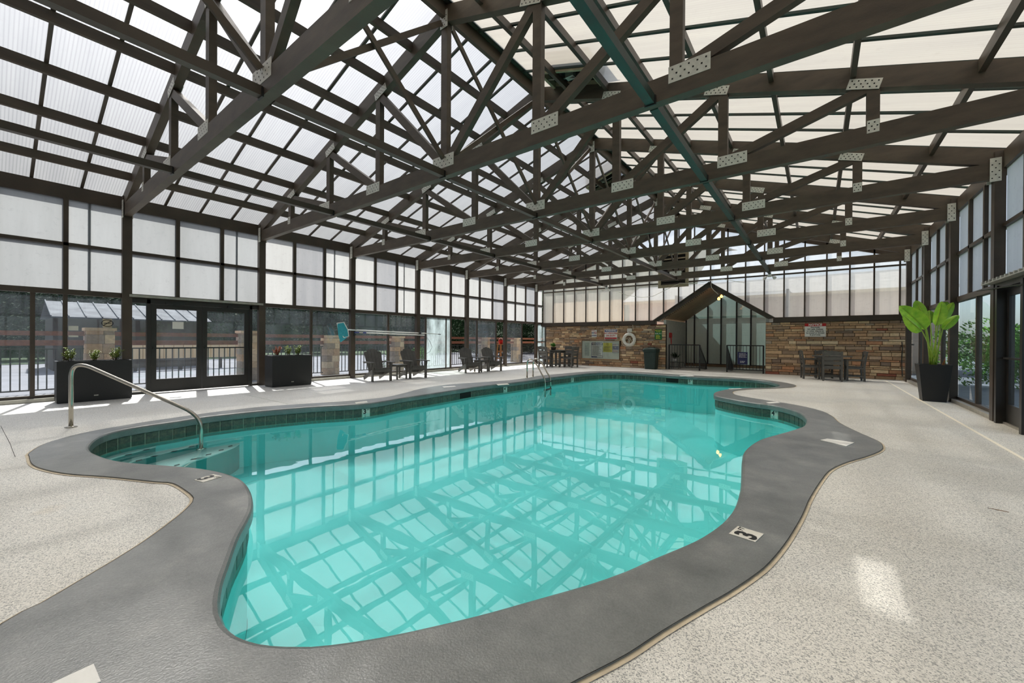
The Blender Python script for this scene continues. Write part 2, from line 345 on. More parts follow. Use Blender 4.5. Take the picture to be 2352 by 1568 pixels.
outer = [(-6.45,.29),(-6.85,.41),(-7.13,.6),(-7.36,.87),(-7.55,1.32),(-7.66,1.76),(-7.74,2.28),(-7.72,2.92),(-7.46,3.62),(-7.16,4.3),(-7.08,5.0),(-7.3,5.65),(-7.57,6.22),(-7.74,6.76),(-7.8,7.6),(-7.5,8.6),(-7.3,9.5),(-7.3,10.4),(-7.46,11.4),(-7.3,12.5),(-7.14,13.6),(-6.8,14.7),(-5.8,15.22),(-4.5,15.1),(-3.3,15.0),(-2.27,15.08),(-1.35,14.8),(-.83,14.32),(-.54,13.73),(-.47,13.3),(-.57,12.82),(-.94,12.21),(-1.33,11.69),(-1.59,11.02),(-1.54,10.4),(-1.32,10.02),(-.88,9.69),(-.34,9.31),(.02,8.84),(.18,8.3),(.26,7.66),(.43,7.02),(.58,6.55),(.6,6.25),(.55,5.96),(.41,5.58),(.24,5.2),(.11,4.82),(.04,4.44),(-.04,3.83),(-.08,3.39),(-.14,2.91),(-.2,2.57),(-.25,2.38),(-.33,2.14),(-.4,1.96),(-.5,1.69),(-.57,1.48),(-.66,1.27),(-.8,.95),(-1.05,.55),(-1.4,.15),(-1.85,-.1),(-2.35,-.12),(-2.69,.05),(-2.76,.16),(-2.87,.29),(-3.01,.45),(-3.15,.59),(-3.37,.77),(-3.53,.88),(-3.69,.95),(-3.95,.96),(-4.22,.94),(-4.38,.86),(-4.81,.66),(-5.21,.45),(-5.57,.33),(-5.87,.28),(-6.25,.28)]
IN = catmull(inner, .07); OUT = catmull(outer, .07)
def offs(loop, d):
    """move a loop away from the pool (its outside) by d"""
    n = len(loop); out = []; area = sum(loop[i].x * loop[(i + 1) % n].y - loop[(i + 1) % n].x * loop[i].y for i in range(n)); sg = 1 if area > 0 else -1
    for i in range(n):
        t = (loop[(i + 1) % n] - loop[i - 1]).normalized(); out.append(loop[i] + Vector((t.y, -t.x)) * d * sg)
    return out
def ring_fill(mb, a, b, z):
    pa = [Vector((p.x, p.y, 0)) for p in a]; pb = [Vector((p.x, p.y, 0)) for p in b]
    tris = tessellate_polygon([pa, pb]); mb.add([(p.x, p.y, z) for p in pa + pb], [t for t in tris])
def fill(mb, a, zf):
    pa = [Vector((p[0], p[1], 0)) for p in a]; mb.add([(p.x, p.y, zf(p.x, p.y)) for p in pa], tessellate_polygon([pa]))
def band(mb, a, za, b, zb):
    n = len(a); mb.add([(p.x, p.y, za if not callable(za) else za(p)) for p in a] + [(p.x, p.y, zb if not callable(zb) else zb(p)) for p in b], [(i, (i + 1) % n, n + (i + 1) % n, n + i) for i in range(n)])

fl = MB(); X0, X1 = XC - 7.05, XC + 7.05
rect = []
for a, b in (((X0, YF), (X1, YF)), ((X1, YF), (X1, YB + 3.9)), ((X1, YB + 3.9), (X0, YB + 3.9)), ((X0, YB + 3.9), (X0, YF))):
    for i in range(24): rect.append(Vector(a).lerp(Vector(b), i / 24))
ring_fill(fl, rect, OUT, 0.0)
floor = tag(fl.obj('floor', mt['deck']), 'pale speckled concrete deck around the pool', 'floor', kind='structure')
jl = MB().box(1.69, 1.725, -1.0, 17.2, .0005, .0025).obj('control_joint', M('joint_cream', L(244, 236, 218), rough=.7), floor); tag(jl, 'long cream sealed joint beside the right wall')
for p in [((-11.0, 3.4), (-7.75, 3.4)), ((-2.72, -.6), (-5.9, -.1))]:
    MB().bar((*p[0], .001), (*p[1], .001), .008, .002, (0, 1, 0)).obj('control_joint', mt['grout'], floor)
# rust streaks and the hair crack
MB().prism([(0, 0), (.05, .006), (.1, .004), (.1, 0), (.05, -.004)], 'z', 0, .002).obj('rust_mark', M('rust', L(120, 82, 40), rough=.9), floor, loc=PZ(2268, 1166, .0005), rz=-.2)
ck = MB(); cp = [PZ(u, v, .001) for u, v in ((2, 978), (8, 990), (15, 1003), (24, 1020), (28, 1032), (35, 1049))]
for a, b in zip(cp, cp[1:]): ck.bar(a, b, .008, .002, (0, 0, 1))
ck.obj('crack', mt['hole'], floor)

pool = thing('swimming_pool', 'free-form swimming pool with grey coping and slate waterline tiles', 'pool', (0, 0, 0), kind='structure')
cop = MB(); CZ = .012; I1 = offs(IN, .03)
ring_fill(cop, OUT, I1, CZ)
prof = [(.03, CZ), (.012, CZ - .006), (.002, CZ - .02), (0, CZ - .04), (0, -.075), (.006, -.088), (.03, -.092)]
loops = [offs(IN, d) for d, z in prof]
for (d, z), a, (d2, z2), b in zip(prof, loops, prof[1:], loops[1:]): band(cop, a, z, b, z2)
band(cop, OUT, CZ, OUT, -.05)
cop.obj('coping', mt['coping'], pool)
cj = MB(); ring_fill(cj, offs(OUT, .022), OUT, .004); cj.obj('coping_joint', mt['caulk'], pool)
cg = MB(); ring_fill(cg, offs(OUT, .0022), offs(OUT, -.001), CZ + .001); cg.obj('coping_crack', mt['hole'], pool)
W0 = offs(IN, .036); FZ = lambda x, y: -.88 - .32 * max(0, min(1, (y - 3) / 8))
wallm = MB(); band(wallm, W0, -.085, W0, -.30); wallm.obj('tile_backing', mt['grout'], pool)
wb = MB(); band(wb, W0, -.255, W0, lambda p: FZ(p.x, p.y)); wb.obj('basin_wall', mt['basin'], pool)
fb = MB(); fill(fb, offs(IN, .034), FZ); fb.obj('basin_floor', mt['basin'], pool)
wt = MB(); fill(wt, offs(IN, .034), lambda x, y: -.185)
water = tag(wt.obj('pool_water', mt['water']), 'still turquoise water filling the free-form pool', 'water', kind='stuff')
# waterline tiles
TT = offs(IN, .036); per = []; acc = 0
for i in range(len(TT)): per.append(acc); acc += (TT[(i + 1) % len(TT)] - TT[i]).length
def at_len(s):
    s %= acc; lo = 0
    import bisect
    i = bisect.bisect_right(per, s) - 1; a = TT[i]; b = TT[(i + 1) % len(TT)]; l = (b - a).length
    return a.lerp(b, (s - per[i]) / l), (b - a).normalized()
NT = 262; tl = acc / NT
tile_me = MB().add([(-tl / 2 + .004, 0, -.245), (tl / 2 - .004, 0, -.245), (tl / 2 - .004, 0, -.095), (-tl / 2 + .004, 0, -.095), (-tl / 2 + .008, -.008, -.241), (tl / 2 - .008, -.008, -.241), (tl / 2 - .008, -.008, -.099), (-tl / 2 + .008, -.008, -.099)],
    [(4, 5, 6, 7), (0, 1, 5, 4), (1, 2, 6, 5), (2, 3, 7, 6), (3, 0, 4, 7)]).mesh('waterline_tile', mt['tile'])
white_me = tile_me.copy(); white_me.materials.clear(); white_me.materials.append(mt['markertile'])
def wall_len(u, v):
    q = PZ(u, v).to_2d(); return min(range(len(TT)), key=lambda i: (TT[i] - q).length)
marks = {}
for u, v, s in ((840, 929, '3'), (1163, 880.5, '4'), (1318, 861, '5'), (1581, 865, '5'), (1771, 930.5, '4')):
    marks[int(per[wall_len(u, v)] / tl)] = s
skim = {int(per[wall_len(1062, 893)] / tl) + d for d in (0, 1, 2)} | {int(per[wall_len(1546, 862.5)] / tl) + d for d in (-1, 0, 1)}
poolc = Vector((-4, 7))
for i in range(NT):
    if i in skim: continue
    p, t = at_len((i + .5) * tl); ang = math.atan2(t.y, t.x); nrm = Vector((math.sin(ang), -math.cos(ang)))
    # the tile's -Y side must look into the pool
    j = min(range(len(IN)), key=lambda k: (IN[k] - p).length); inward = (IN[j] - p)
    if inward.dot(nrm) < 0: ang += math.pi
    o = place('depth_tile' if i in marks else 'waterline_tile', white_me if i in marks else tile_me, pool, (p.x, p.y, 0), ang)
    if i in marks:
        o['label'] = 'white depth marker tile reading %s FT at the waterline' % marks[i]
        letter(marks[i], .12, mt['ink'], o, (-.025, -.010, -.15), .004); letter('FT', .04, mt['ink'], o, (.04, -.010, -.12), .001)
for grp in (wall_len(1062, 893), wall_len(1546, 862.5)):
    c0 = int(per[grp] / tl); p, t = at_len((c0 + (1.5 if grp == wall_len(1062, 893) else .5)) * tl); ang = math.atan2(t.y, t.x); j = min(range(len(IN)), key=lambda k: (IN[k] - p).length)
    if (IN[j] - p).dot(Vector((math.sin(ang), -math.cos(ang)))) < 0: ang += math.pi
    MB().box(-tl * 1.45, tl * 1.45, -.004, .02, -.24, -.1).obj('skimmer_mouth', mt['hole'], pool, loc=(p.x, p.y, 0), rz=ang)
# entry steps in the shallow lobe (apparent depth under the still surface)
steps = [(-.30, [(430,985),(424,998),(405,1008),(366,1022),(320,1034),(270,1048),(235,1060)]), (-.38, [(505,978),(496,999),(470,1013),(428,1026),(366,1042),(310,1056),(275,1075)]), (-.48, [(572,975),(566,1000),(556,1012),(535,1027),(481,1047),(430,1063),(390,1085)])]
for z, px in steps:
    pts = [PZ(u, v, z) for u, v in px]; pts = [p.to_2d() for p in pts]
    sm = []
    for a, b, c, d in zip([pts[0]] + pts, pts, pts[1:], pts[2:] + [pts[-1]]):
        for k in range(5):
            t = k / 5; sm.append(.5 * (2 * b + (c - a) * t + (2 * a - 5 * b + 4 * c - d) * t * t + (3 * b - a - 3 * c + d) * t ** 3))
    sm.append(pts[-1])
    # keep the platform inside the lobe: close it along the pool wall
    def inside(p):
        c = False; n = len(W0)
        for i in range(n):
            a, b = W0[i], W0[i - 1]
            if (a.y > p.y) != (b.y > p.y) and p.x < (b.x - a.x) * (p.y - a.y) / (b.y - a.y) + a.x: c = not c
        return c
    sm = [p for p in sm if inside(p)]
    ia = min(range(len(W0)), key=lambda k: (W0[k] - sm[0]).length); ib = min(range(len(W0)), key=lambda k: (W0[k] - sm[-1]).length)
    # walk the wall from ib to ia through the lobe's left end (index 0)
    walk = []; k = ib
    while k != ia:
        walk.append(W0[k]); k = (k + 1) % len(W0)
        if len(walk) > len(W0): break
    poly = sm + walk + [W0[ia]]
    st = MB(); fill(st, poly, lambda x, y: z); n = len(sm)
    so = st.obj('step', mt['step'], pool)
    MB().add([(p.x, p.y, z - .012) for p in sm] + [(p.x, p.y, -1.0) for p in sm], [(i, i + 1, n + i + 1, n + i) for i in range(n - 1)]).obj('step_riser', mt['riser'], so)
    MB().tube([(p.x, p.y, z - .008) for p in sm], .011, 6).obj('step_nosing', mt['step'], so)
    dm = MB().add([(-.055, 0, .003), (0, -.035, .003), (.055, 0, .003), (0, .035, .003)], [(0, 1, 2, 3)]).mesh('step_marker', mt['ink'])
    L_ = [0]
    for a, b in zip(sm, sm[1:]): L_.append(L_[-1] + (b - a).length)
    s = .18
    while s < L_[-1] - .1:
        i = max(k for k in range(len(L_)) if L_[k] <= s); i = min(i, len(sm) - 2); q = sm[i].lerp(sm[i + 1], (s - L_[i]) / max(1e-6, L_[i + 1] - L_[i])); t = (sm[i + 1] - sm[i]).normalized()
        lob = Vector((-6.6, 1.2)); nn = Vector((-t.y, t.x)); nn = nn if nn.dot(lob - q) > 0 else -nn; q2 = q + nn * .07
        place('step_marker', dm, so, (q2.x, q2.y, z), math.atan2(t.y, t.x)); s += .24
# deck markers and lids
def slab(name, corners, mat, parent, h=.004, z=CZ):
    v = [PZ(u, q, z) for u, q in corners]; mb = MB(); mb.add([(p.x, p.y, z + .0005) for p in v] + [(p.x, p.y, z + h) for p in v], [(4, 5, 6, 7), (0, 1, 5, 4), (1, 2, 6, 5), (2, 3, 7, 6), (3, 0, 4, 7)])
    return mb.obj(name, mat, parent), v
def deck_mark(corners, num, label, flip=0.0):
    o, v = slab('depth_tile', corners, mt['markertile'], pool); o['label'] = label
    c = sum(v, Vector()) / 4; e = (v[1] - v[0]).to_2d(); ang = math.atan2(e.y, e.x) + flip; a = Vector((math.cos(ang), math.sin(ang))); b = Vector((-a.y, a.x))
    for s, sz, bo, du, dv in ((num, .16, .006, -.022, -.012), ('FT', .042, .001, .045, .042)):
        letter(s, sz, mt['ink'], o, (c.x + a.x * du + b.x * dv, c.y + a.y * du + b.y * dv, CZ + .0055), bo, rot=(-math.pi / 2, 0, ang))
deck_mark([(1674, 1226), (1694.8, 1208.8), (1754.5, 1227), (1735, 1245.5)], '3', 'white 3 FT depth tile on the right-hand coping')
deck_mark([(490.5, 1089.5), (511, 1094.5), (466.4, 1108), (445.4, 1102.6)], '3', 'white 3 depth tile on the left coping bend')
for cs in ([(1140, 885), (1165, 883), (1170, 886), (1144, 888)], [(815, 927), (842, 924), (845, 927), (818, 930)]):
    slab('depth_tile', [(u - 0, v - 3) for u, v in cs], mt['markertile'], pool)
for cs, lb in (([(1884, 1011), (1900, 1008), (1962, 1017), (1944, 1025)], 'white square skimmer lid on the right coping bulge'), ([(110, 1576), (215, 1527), (232, 1568), (150, 1600)], 'cream square skimmer lid on the coping nearest the camera')):
    slab('skimmer_lid', cs, mt['white'], pool, .006)[0]['label'] = lb
for cs in ([(1560, 862), (1590, 861.5), (1594, 863.5), (1563, 864)], [(1672, 892.5), (1700, 891.6), (1705, 892.8), (1678, 893.8)], [(1760, 924), (1785, 922.5), (1792, 925), (1768, 926.5)], [(1015, 888), (1044, 886), (1048, 888), (1020, 890)]):
    slab('skimmer_lid' if cs[0][0] in (1560, 1015) else 'depth_tile', cs, mt['white'], pool)

# ------------------------------------------------------------------ trusses
def strip_holes(mb, cx, cz, wd, ht, y, rows, cols, r=.008, ang=0):
    ca, sa = math.cos(ang), math.sin(ang)
    for i in range(rows):
        for j in range(cols):
            a = (-.5 + (j + .5) / cols) * wd; b = (-.5 + (i + .5) / rows) * ht
            if rows > 2 and (i + j) % 2: continue
            x, z = cx + a * ca - b * sa, cz + a * sa + b * ca
            mb.add([(x - r, y, z - r), (x + r, y, z - r), (x + r, y, z + r), (x - r, y, z + r)], [(0, 1, 2, 3)])
def plate_mesh(w_, h_, rows, cols, shear=0):
    a = MB().add([(-w_ / 2 - shear, y, -h_ / 2) for y in (0,)] + [(w_ / 2 - shear, 0, -h_ / 2), (w_ / 2 + shear, 0, h_ / 2), (-w_ / 2 + shear, 0, h_ / 2), (-w_ / 2 - shear, .006, -h_ / 2), (w_ / 2 - shear, .006, -h_ / 2), (w_ / 2 + shear, .006, h_ / 2), (-w_ / 2 + shear, .006, h_ / 2)],
                 [(0, 1, 2, 3), (7, 6, 5, 4), (0, 4, 5, 1), (1, 5, 6, 2), (2, 6, 7, 3), (3, 7, 4, 0)]).mesh('gusset_plate', mt['galv'])
    h = MB(); strip_holes(h, 0, 0, w_ * .9, h_ * .86, -.0015, rows, cols); return a, h.mesh('nail_holes', mt['hole'])
PL = {'bot': plate_mesh(.40, .17, 3, 9), 'top': plate_mesh(.34, .13, 3, 9), 'small': plate_mesh(.12, .16, 3, 4), 'heel': plate_mesh(.12, .36, 6, 3), 'ridge': plate_mesh(.16, .26, 5, 4), 'cen': plate_mesh(.46, .19, 3, 10)}
def plate(kind, parent, x, z, ang=0, y=-.058):
    for s in (1, -1):
        o = place('gusset_plate', PL[kind][0], parent, (x, y * s, z)); o.rotation_euler = (0, -ang * s, 0 if s > 0 else math.pi)
        q = place('nail_holes', PL[kind][1], o); q['kind'] = 'stuff'
ordn = {-2: 'hindmost behind the camera', -1: 'just behind the camera', 0: 'nearest in view', 1: 'second from the front', 2: 'third from the front', 3: 'fourth from the front', 4: 'third before the back wall', 5: 'second before the back wall', 6: 'beside the back wall'}
tr = thing('roof_truss', 'brown timber roof truss, ' + ordn[0], 'truss', (XC, TY(0), 0), group='row of gable roof trusses')
TH = .11; ND = (0, 1.727, 3.454, 5.18)
MB().box(-6.78, 6.78, -TH / 2, TH / 2, 3.725, 3.975).obj('bottom_chord', mt['timber'], tr)
for s in (-1, 1):
    ch = MB(); ch.prism([(s * 6.9, ZBOT(6.9) - .0), (0, ZBOT(0)), (0, ZTOP(0)), (s * 6.9, ZTOP(6.9))], 'y', -TH / 2, TH / 2); ch.obj('top_chord', mt['timber'], tr)
    for i, a in enumerate(ND):
        if a: MB().box(s * a - .065, s * a + .065, -.045, .045, 3.97, ZBOT(a) + .02).obj('web_post', mt['timber'], tr)
        if i < 3:
            b = ND[i + 1]   # from the outer top node down to the inner bottom node
            p = Vector((s * (b - .05), 0, ZBOT(b) + .03)); q = Vector((s * (a + .10), 0, 3.99)); MB().bar(p, q, .085, .13).obj('web_diagonal', mt['timber'], tr)
        ang = -s * math.atan(SL)
        if a: plate('bot' if i < 3 else 'small', tr, s * (a + (.13 if i < 3 else 0)), 3.955)
        if a: plate('top', tr, s * (a - .09), ZBOT(a - .09) + .05, ang)
    plate('heel', tr, s * 6.79, 3.86, y=-.078)
MB().box(-.065, .065, -.045, .045, 3.97, ZBOT(0) + .05).obj('web_post', mt['timber'], tr)
plate('cen', tr, 0, 3.955); plate('ridge', tr, 0, ZBOT(0) + .04)
for k in KS:
    if k: dup(tr, (XC, TY(k), 0), 0, 'brown timber roof truss, ' + ordn[k])

# ------------------------------------------------------------------ ceiling: purlins, tie beams, bracing, panels
ceil = thing('ceiling', 'gabled translucent roof on dark purlins', 'ceiling', kind='structure')
Y0c, Y1c = YF, YB + .12
PUR = (.78, 1.56, 2.37, 3.18, 4.08, 4.98, 6.10)
for s in (-1, 1):
    for a in PUR:
        x = XC + s * a; z = ZTOP(a); MB().add([(x - .03, Y0c, z - .135), (x + .03, Y0c, z - .135), (x + .03, Y0c, z - SL * .03 * s), (x - .03, Y0c, z + SL * .03 * s), (x - .03, Y1c, z - .135), (x + .03, Y1c, z - .135), (x + .03, Y1c, z - SL * .03 * s), (x - .03, Y1c, z + SL * .03 * s)],
            [(0, 1, 2, 3), (7, 6, 5, 4), (0, 4, 5, 1), (1, 5, 6, 2), (2, 6, 7, 3), (3, 7, 4, 0)]).obj('purlin', mt['timber'] if s < 0 else mt['frame'], ceil)
MB().box(XC - .035, XC + .035, Y0c, Y1c, ZTOP(0) - .2, ZTOP(0) + .05).obj('ridge_beam', mt['timber'], ceil)
MB().prism([(XC - .16, ZTOP(.16) + .05), (XC, ZTOP(0) + .09), (XC + .16, ZTOP(.16) + .05), (XC + .16, ZTOP(.16) + .02), (XC, ZTOP(0) + .06), (XC - .16, ZTOP(.16) + .02)], 'y', Y0c, Y1c).obj('ridge_cap', mt['greenbar'], ceil)
YS = sorted([TY(k) + j * SP / 4 for k in KS for j in range(4) if TY(k) + j * SP / 4 < YB - .2] + [Y0c])
YS.append(Y1c)
for s in (-1, 1):
    for y in YS[1:-1]:
        a0, a1 = .1, 7.06; MB().bar((XC + s * a0, y, ZTOP(a0) + .012), (XC + s * a1, y, ZTOP(a1) + .012), .045, .03).obj('glazing_bar', mt['frame'] if s < 0 else mt['greenbar'], ceil)
    for y0_, y1_ in zip(YS, YS[1:]):
        gap = .02
        if s < 0: gap = .2 if (3.4 < y0_ < 4.3 or 6.8 < y0_ < 7.7 or 9.4 < y0_ < 10) else .13
        a0, a1 = gap, 7.1; nseg = 6; mb = MB()
        if s > 0 and abs(y0_ - (TY(1) + 3 * SP / 4)) < .1: a0 = 1.45    # panel cut short for the ventilation hatch
        if s < 0 and abs(y0_ - (TY(3) + 3 * SP / 4)) < .1: a0 = 1.15
        ys = (y0_ + .006, y1_ - .006); zz = lambda a: ZTOP(a) + .03
        mb.add([(XC + s * (a0 + (a1 - a0) * i / nseg), y, zz(a0 + (a1 - a0) * i / nseg)) for i in range(nseg + 1) for y in ys], [(2 * i, 2 * i + 1, 2 * i + 3, 2 * i + 2) for i in range(nseg)])
        hatch = (s > 0 and abs(y0_ - (TY(1) + 3 * SP / 4)) < .1) or (s < 0 and abs(y0_ - (TY(3) + 3 * SP / 4)) < .1)
        if hatch:
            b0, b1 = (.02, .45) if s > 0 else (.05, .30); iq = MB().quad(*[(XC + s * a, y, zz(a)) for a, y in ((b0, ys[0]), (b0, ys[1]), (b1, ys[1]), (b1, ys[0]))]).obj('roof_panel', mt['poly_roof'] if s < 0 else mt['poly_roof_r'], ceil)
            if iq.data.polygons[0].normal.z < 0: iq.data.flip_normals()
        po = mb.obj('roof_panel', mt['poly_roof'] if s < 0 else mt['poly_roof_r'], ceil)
        if po.data.polygons[0].normal.z < 0: po.data.flip_normals()
# tie beams at bottom-chord level, one length per bay
for a, m_, nm in ((-3.24, 'black', 0), (0, 'black', 0), (3.2, 'greenbar', 0)):
    ys = [TY(k) for k in KS] + [YB - .06]
    for y0_, y1_ in zip(ys, ys[1:]):
        MB().box(XC + a - .045, XC + a + .045, y0_ + TH / 2 + .004, y1_ - TH / 2 - .004, 3.715, 3.815).obj('tie_beam', mt['frame'] if m_ == 'black' else mt['greenbar'], ceil)
        MB().box(XC + a - .06, XC + a + .06, y0_ - TH / 2 - .02, y0_ - TH / 2, 3.70, 3.80).obj('beam_hanger', mt['black'], ceil)
for k in KS[:-1]:
    MB().bar((XC - .03, TY(k) + .08, 3.99), (XC - .03, TY(k + 1) - .08, ZBOT(0) - .02), .035, .075, (1, 0, 0)).obj('sway_brace', mt['timber'], ceil)
    MB().bar((XC + .03, TY(k) + .08, ZBOT(0) - .02), (XC + .03, TY(k + 1) - .08, 3.99), .035, .075, (1, 0, 0)).obj('sway_brace', mt['timber'], ceil)

# ------------------------------------------------------------------ side walls
def pane(parent, X, y0_, y1_, z0, z1, mat, name='pane'):
    return MB().quad((X, y0_, z0), (X, y1_, z0), (X, y1_, z1), (X, y0_, z1)).obj(name, mat, parent)
ZS, ZR0, ZR1, ZM, ZT = .07, 2.03, 2.13, 3.0, 3.87
def side_wall(s):
    wl = thing('wall_left' if s < 0 else 'wall_right', 'dark framed glazed wall along the %s side of the pool hall' % ('left' if s < 0 else 'right'), 'wall', kind='structure')
    X = XC + s * GD; fx = lambda a, b: sorted((XC + s * a, XC + s * b))
    for k in KS:
        y = TY(k); a, b = fx(6.78, 6.90); MB().box(a, b, y - .075, y + .075, 0, ZTOP(6.9) - .02).obj('post', mt['frame'], wl)
    a, b = fx(6.87, 6.97)
    MB().box(a, b, YF, YB + .1, ZT, ZTOP(6.97)).obj('eave_beam', mt['frame'], wl)
    MB().box(a, b, YF, YB + .1, ZR0, ZR1).obj('rail', mt['frame'], wl)
    gu = fx(6.98, 7.13); MB().box(*gu, YF, YB + .1, 4.0, 4.13).obj('gutter', mt['frame'], wl)
    sx = fx(6.80, 7.0); ys = [YF] + [TY(k) for k in KS] + [YB + .02]
    for i, (ya, yb) in enumerate(zip(ys, ys[1:])):
        k = i - 3    # bay k lies behind truss k
        door = (s < 0 and k == 0) or (s > 0 and k == 2)
        if not door: MB().box(*sx, ya + .08, yb - .08, .0, ZS).obj('sill', mt['alu'], wl)
        cols = 3 if 0 <= i - 1 < len(KS) - 1 else 1
        yy = [ya + (yb - ya) * j / cols for j in range(cols + 1)]
        MB().box(a, b, ya, yb, ZM - .03, ZM + .03).obj('crossbar', mt['frame'], wl)
        for j in range(cols):
            if j: MB().box(a, b, yy[j] - .035, yy[j] + .035, ZR1, ZT).obj('mullion', mt['frame'], wl)
            for z0, z1 in ((ZR1, ZM), (ZM, ZT)):
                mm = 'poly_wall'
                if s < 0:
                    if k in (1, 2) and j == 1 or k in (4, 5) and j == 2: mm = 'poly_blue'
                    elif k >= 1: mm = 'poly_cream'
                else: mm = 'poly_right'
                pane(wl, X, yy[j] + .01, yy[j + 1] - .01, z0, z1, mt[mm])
            # the doubled strip some panes show
            if s < 0 and j == 2 and k in (-1, 0, 1, 2): MB().box(X - .02, X - .012, yy[j] + .3, yy[j] + .34, ZR1, ZT).obj('glazing_strip', mt['poly_wall'], wl)
        # lower glazing
        if door: continue
        if s < 0:
            lay = {-1: [(.55, 1), (.955, 1)], 1: [(PX(714, 800, X).y, 1)], 2: [(PX(891, 800, X).y, 1)], 3: [(PX(977, 800, X).y, 1), (PX(1034.5, 800, X).y, 0)], 4: [(PX(1094.6, 800, X).y, 1), (PX(1138.5, 800, X).y, 1)], 5: [(PX(1198, 800, X).y, 1)]}.get(k, [((ya + yb) / 2, 1)] if k != 6 else [])
        else: lay = [((ya + yb) / 2, 1)] if k != 6 else []
        cuts = [ya] + [c for c, _ in lay] + [yb]
        for c in cuts[1:-1]: MB().box(a + .015, b - .015, c - .03, c + .03, ZS, ZR0).obj('mullion', mt['frame'], wl)
        MB().box(a + .01, b - .01, ya, yb, ZS, ZS + .05).obj('track', mt['frame'], wl)
        for j, (c0, c1) in enumerate(zip(cuts, cuts[1:])):
            opened = s < 0 and (k, j) in ((3, 2), (4, 2), (5, 1))
            if opened: continue
            mm = 'glass' if s < 0 else 'glass_r'
            if s < 0 and (k, j) == (3, 1): mm = 'glass_haze'
            if k == 6: mm = 'glass_haze' if s < 0 else 'glass_r'
            pane(wl, X, c0 + .01, c1 - .01, ZS + .04, ZR0, mt[mm])
        if k == 6: MB().box(a, b, ya, yb, 1.12, 1.16).obj('crossbar', mt['frame'], wl)
    return wl
wall_left = side_wall(-1); wall_right = side_wall(1)
# extra sliding leaves standing open in front of their neighbours
MB().box(XC - 6.88, XC - 6.85, PX(1022, 800, XC - GD).y - .02, PX(1022, 800, XC - GD).y + .02, ZS, ZR0).obj('sliding_stile', mt['frame'], wall_left)
pane(wall_left, XC - 6.865, PX(1094.6, 800, XC - GD).y, PX(1118, 800, XC - GD).y, ZS + .04, ZR0, mt['glass'], 'sliding_pane')
# window stickers, hung on the glass
for (u0, v0, u1, v1), nm, mm in (((236, 732, 257, 752), 'no_smoking_sticker', 'caulk'), ((157, 748, 180, 759), 'paper_notice', 'signwhite'), ((157, 770, 180, 774), 'paper_notice', 'signwhite')):
    X = XC - GD + .006; p, q = PX(u0, v0, X), PX(u1, v1, X)
    o = MB().box(X, X + .003, p.y, q.y, q.z, p.z).obj(nm, mt[mm], wall_left)
    if nm.startswith('no'):
        c = (p + q) / 2; r_ = .085; t = MB().tube([(X + .006, c.y + r_ * math.cos(i * .4488), c.z + r_ * .8 * math.sin(i * .4488)) for i in range(15)], .006, 6); t.tube([(X + .006, c.y - .06, c.z - .05), (X + .006, c.y + .06, c.z + .05)], .006, 6); t.tube([(X + .005, c.y - .05, c.z), (X + .005, c.y + .05, c.z)], .006, 6); t.obj('prohibition_mark', mt['ink'], o)

# ------------------------------------------------------------------ doors
def door_leaf(name, label, X, ya, yb, z1, hinge, s):
    """glazed leaf in the wall plane; hinge -1: at ya, +1: at yb"""
    d = thing(name, label, 'door', (X, (ya + yb) / 2, 0), kind='structure'); w2 = (yb - ya) / 2 - .004; st = .095; t = .022
    MB().box(-t, t, -w2, -w2 + st, .02, z1).obj('stile', mt['doorblack'], d); MB().box(-t, t, w2 - st, w2, .02, z1).obj('stile', mt['doorblack'], d)
    MB().box(-t, t, -w2 + st, w2 - st, .02, .30).obj('bottom_rail', mt['doorblack'], d); MB().box(-t, t, -w2 + st, w2 - st, z1 - .1, z1).obj('top_rail', mt['doorblack'], d)
    MB().quad((0, -w2 + st, .30), (0, w2 - st, .30), (0, w2 - st, z1 - .1), (0, -w2 + st, z1 - .1)).obj('pane', mt['glass'] if s < 0 else mt['glass_r'], d)
    MB().box(-s * .05 - .012, -s * .05 + .012, -w2 + .03, w2 - .03, .965, .995).obj('push_bar', mt['black'], d)
    c = MB().box(-s * .055 - .03, -s * .055 + .03, hinge * w2 - hinge * .36 - .12, hinge * w2 - hinge * .36 + .12, z1 + .005, z1 + .055).obj('door_closer', mt['black'], d)
    MB().bar((-s * .07, hinge * w2 - hinge * .36, z1 + .0), (-s * .12, hinge * w2 - hinge * .62, z1 - .01), .012, .02, (0, 0, 1)).obj('closer_arm', mt['black'], c)
    return d
XL = XC - GD + .03; yA, yM, yBd = PX(345, 800, XL).y, PX(463.5, 800, XL).y, PX(571, 800, XL).y
door_leaf('door_1', 'left leaf of the dark framed glass double door', XL, yA, yM, 1.94, -1, -1)
door_leaf('door_2', 'right leaf of the dark framed glass double door', XL, yM, yBd, 1.94, 1, -1)
fr = MB(); yL, yR = TY(0) + .08, TY(1) - .08
for y in (yA - .035, yBd + .035): MB().box(XL - .04, XL + .05, y - .03, y + .03, 0, 2.03).obj('door_jamb', mt['doorblack'], wall_left)
MB().box(XL - .04, XL + .05, yL, yR, 1.945, 2.03).obj('door_header', mt['doorblack'], wall_left)
MB().box(XL + .05, XL + .12, yL - .05, yR + .1, 2.06, 2.11).obj('header_flashing', mt['alu'], wall_left)
MB().box(XL - .03, XL + .03, yL, yA - .06, 0, .05).obj('sidelight_sill', mt['doorblack'], wall_left); MB().box(XL - .03, XL + .03, yBd + .06, yR, 0, .05).obj('sidelight_sill', mt['doorblack'], wall_left)
pane(wall_left, XL, yL, yA - .06, .05, 1.945, mt['glass'], 'sidelight_pane'); pane(wall_left, XL, yBd + .06, yR, .05, 1.945, mt['glass'], 'sidelight_pane')
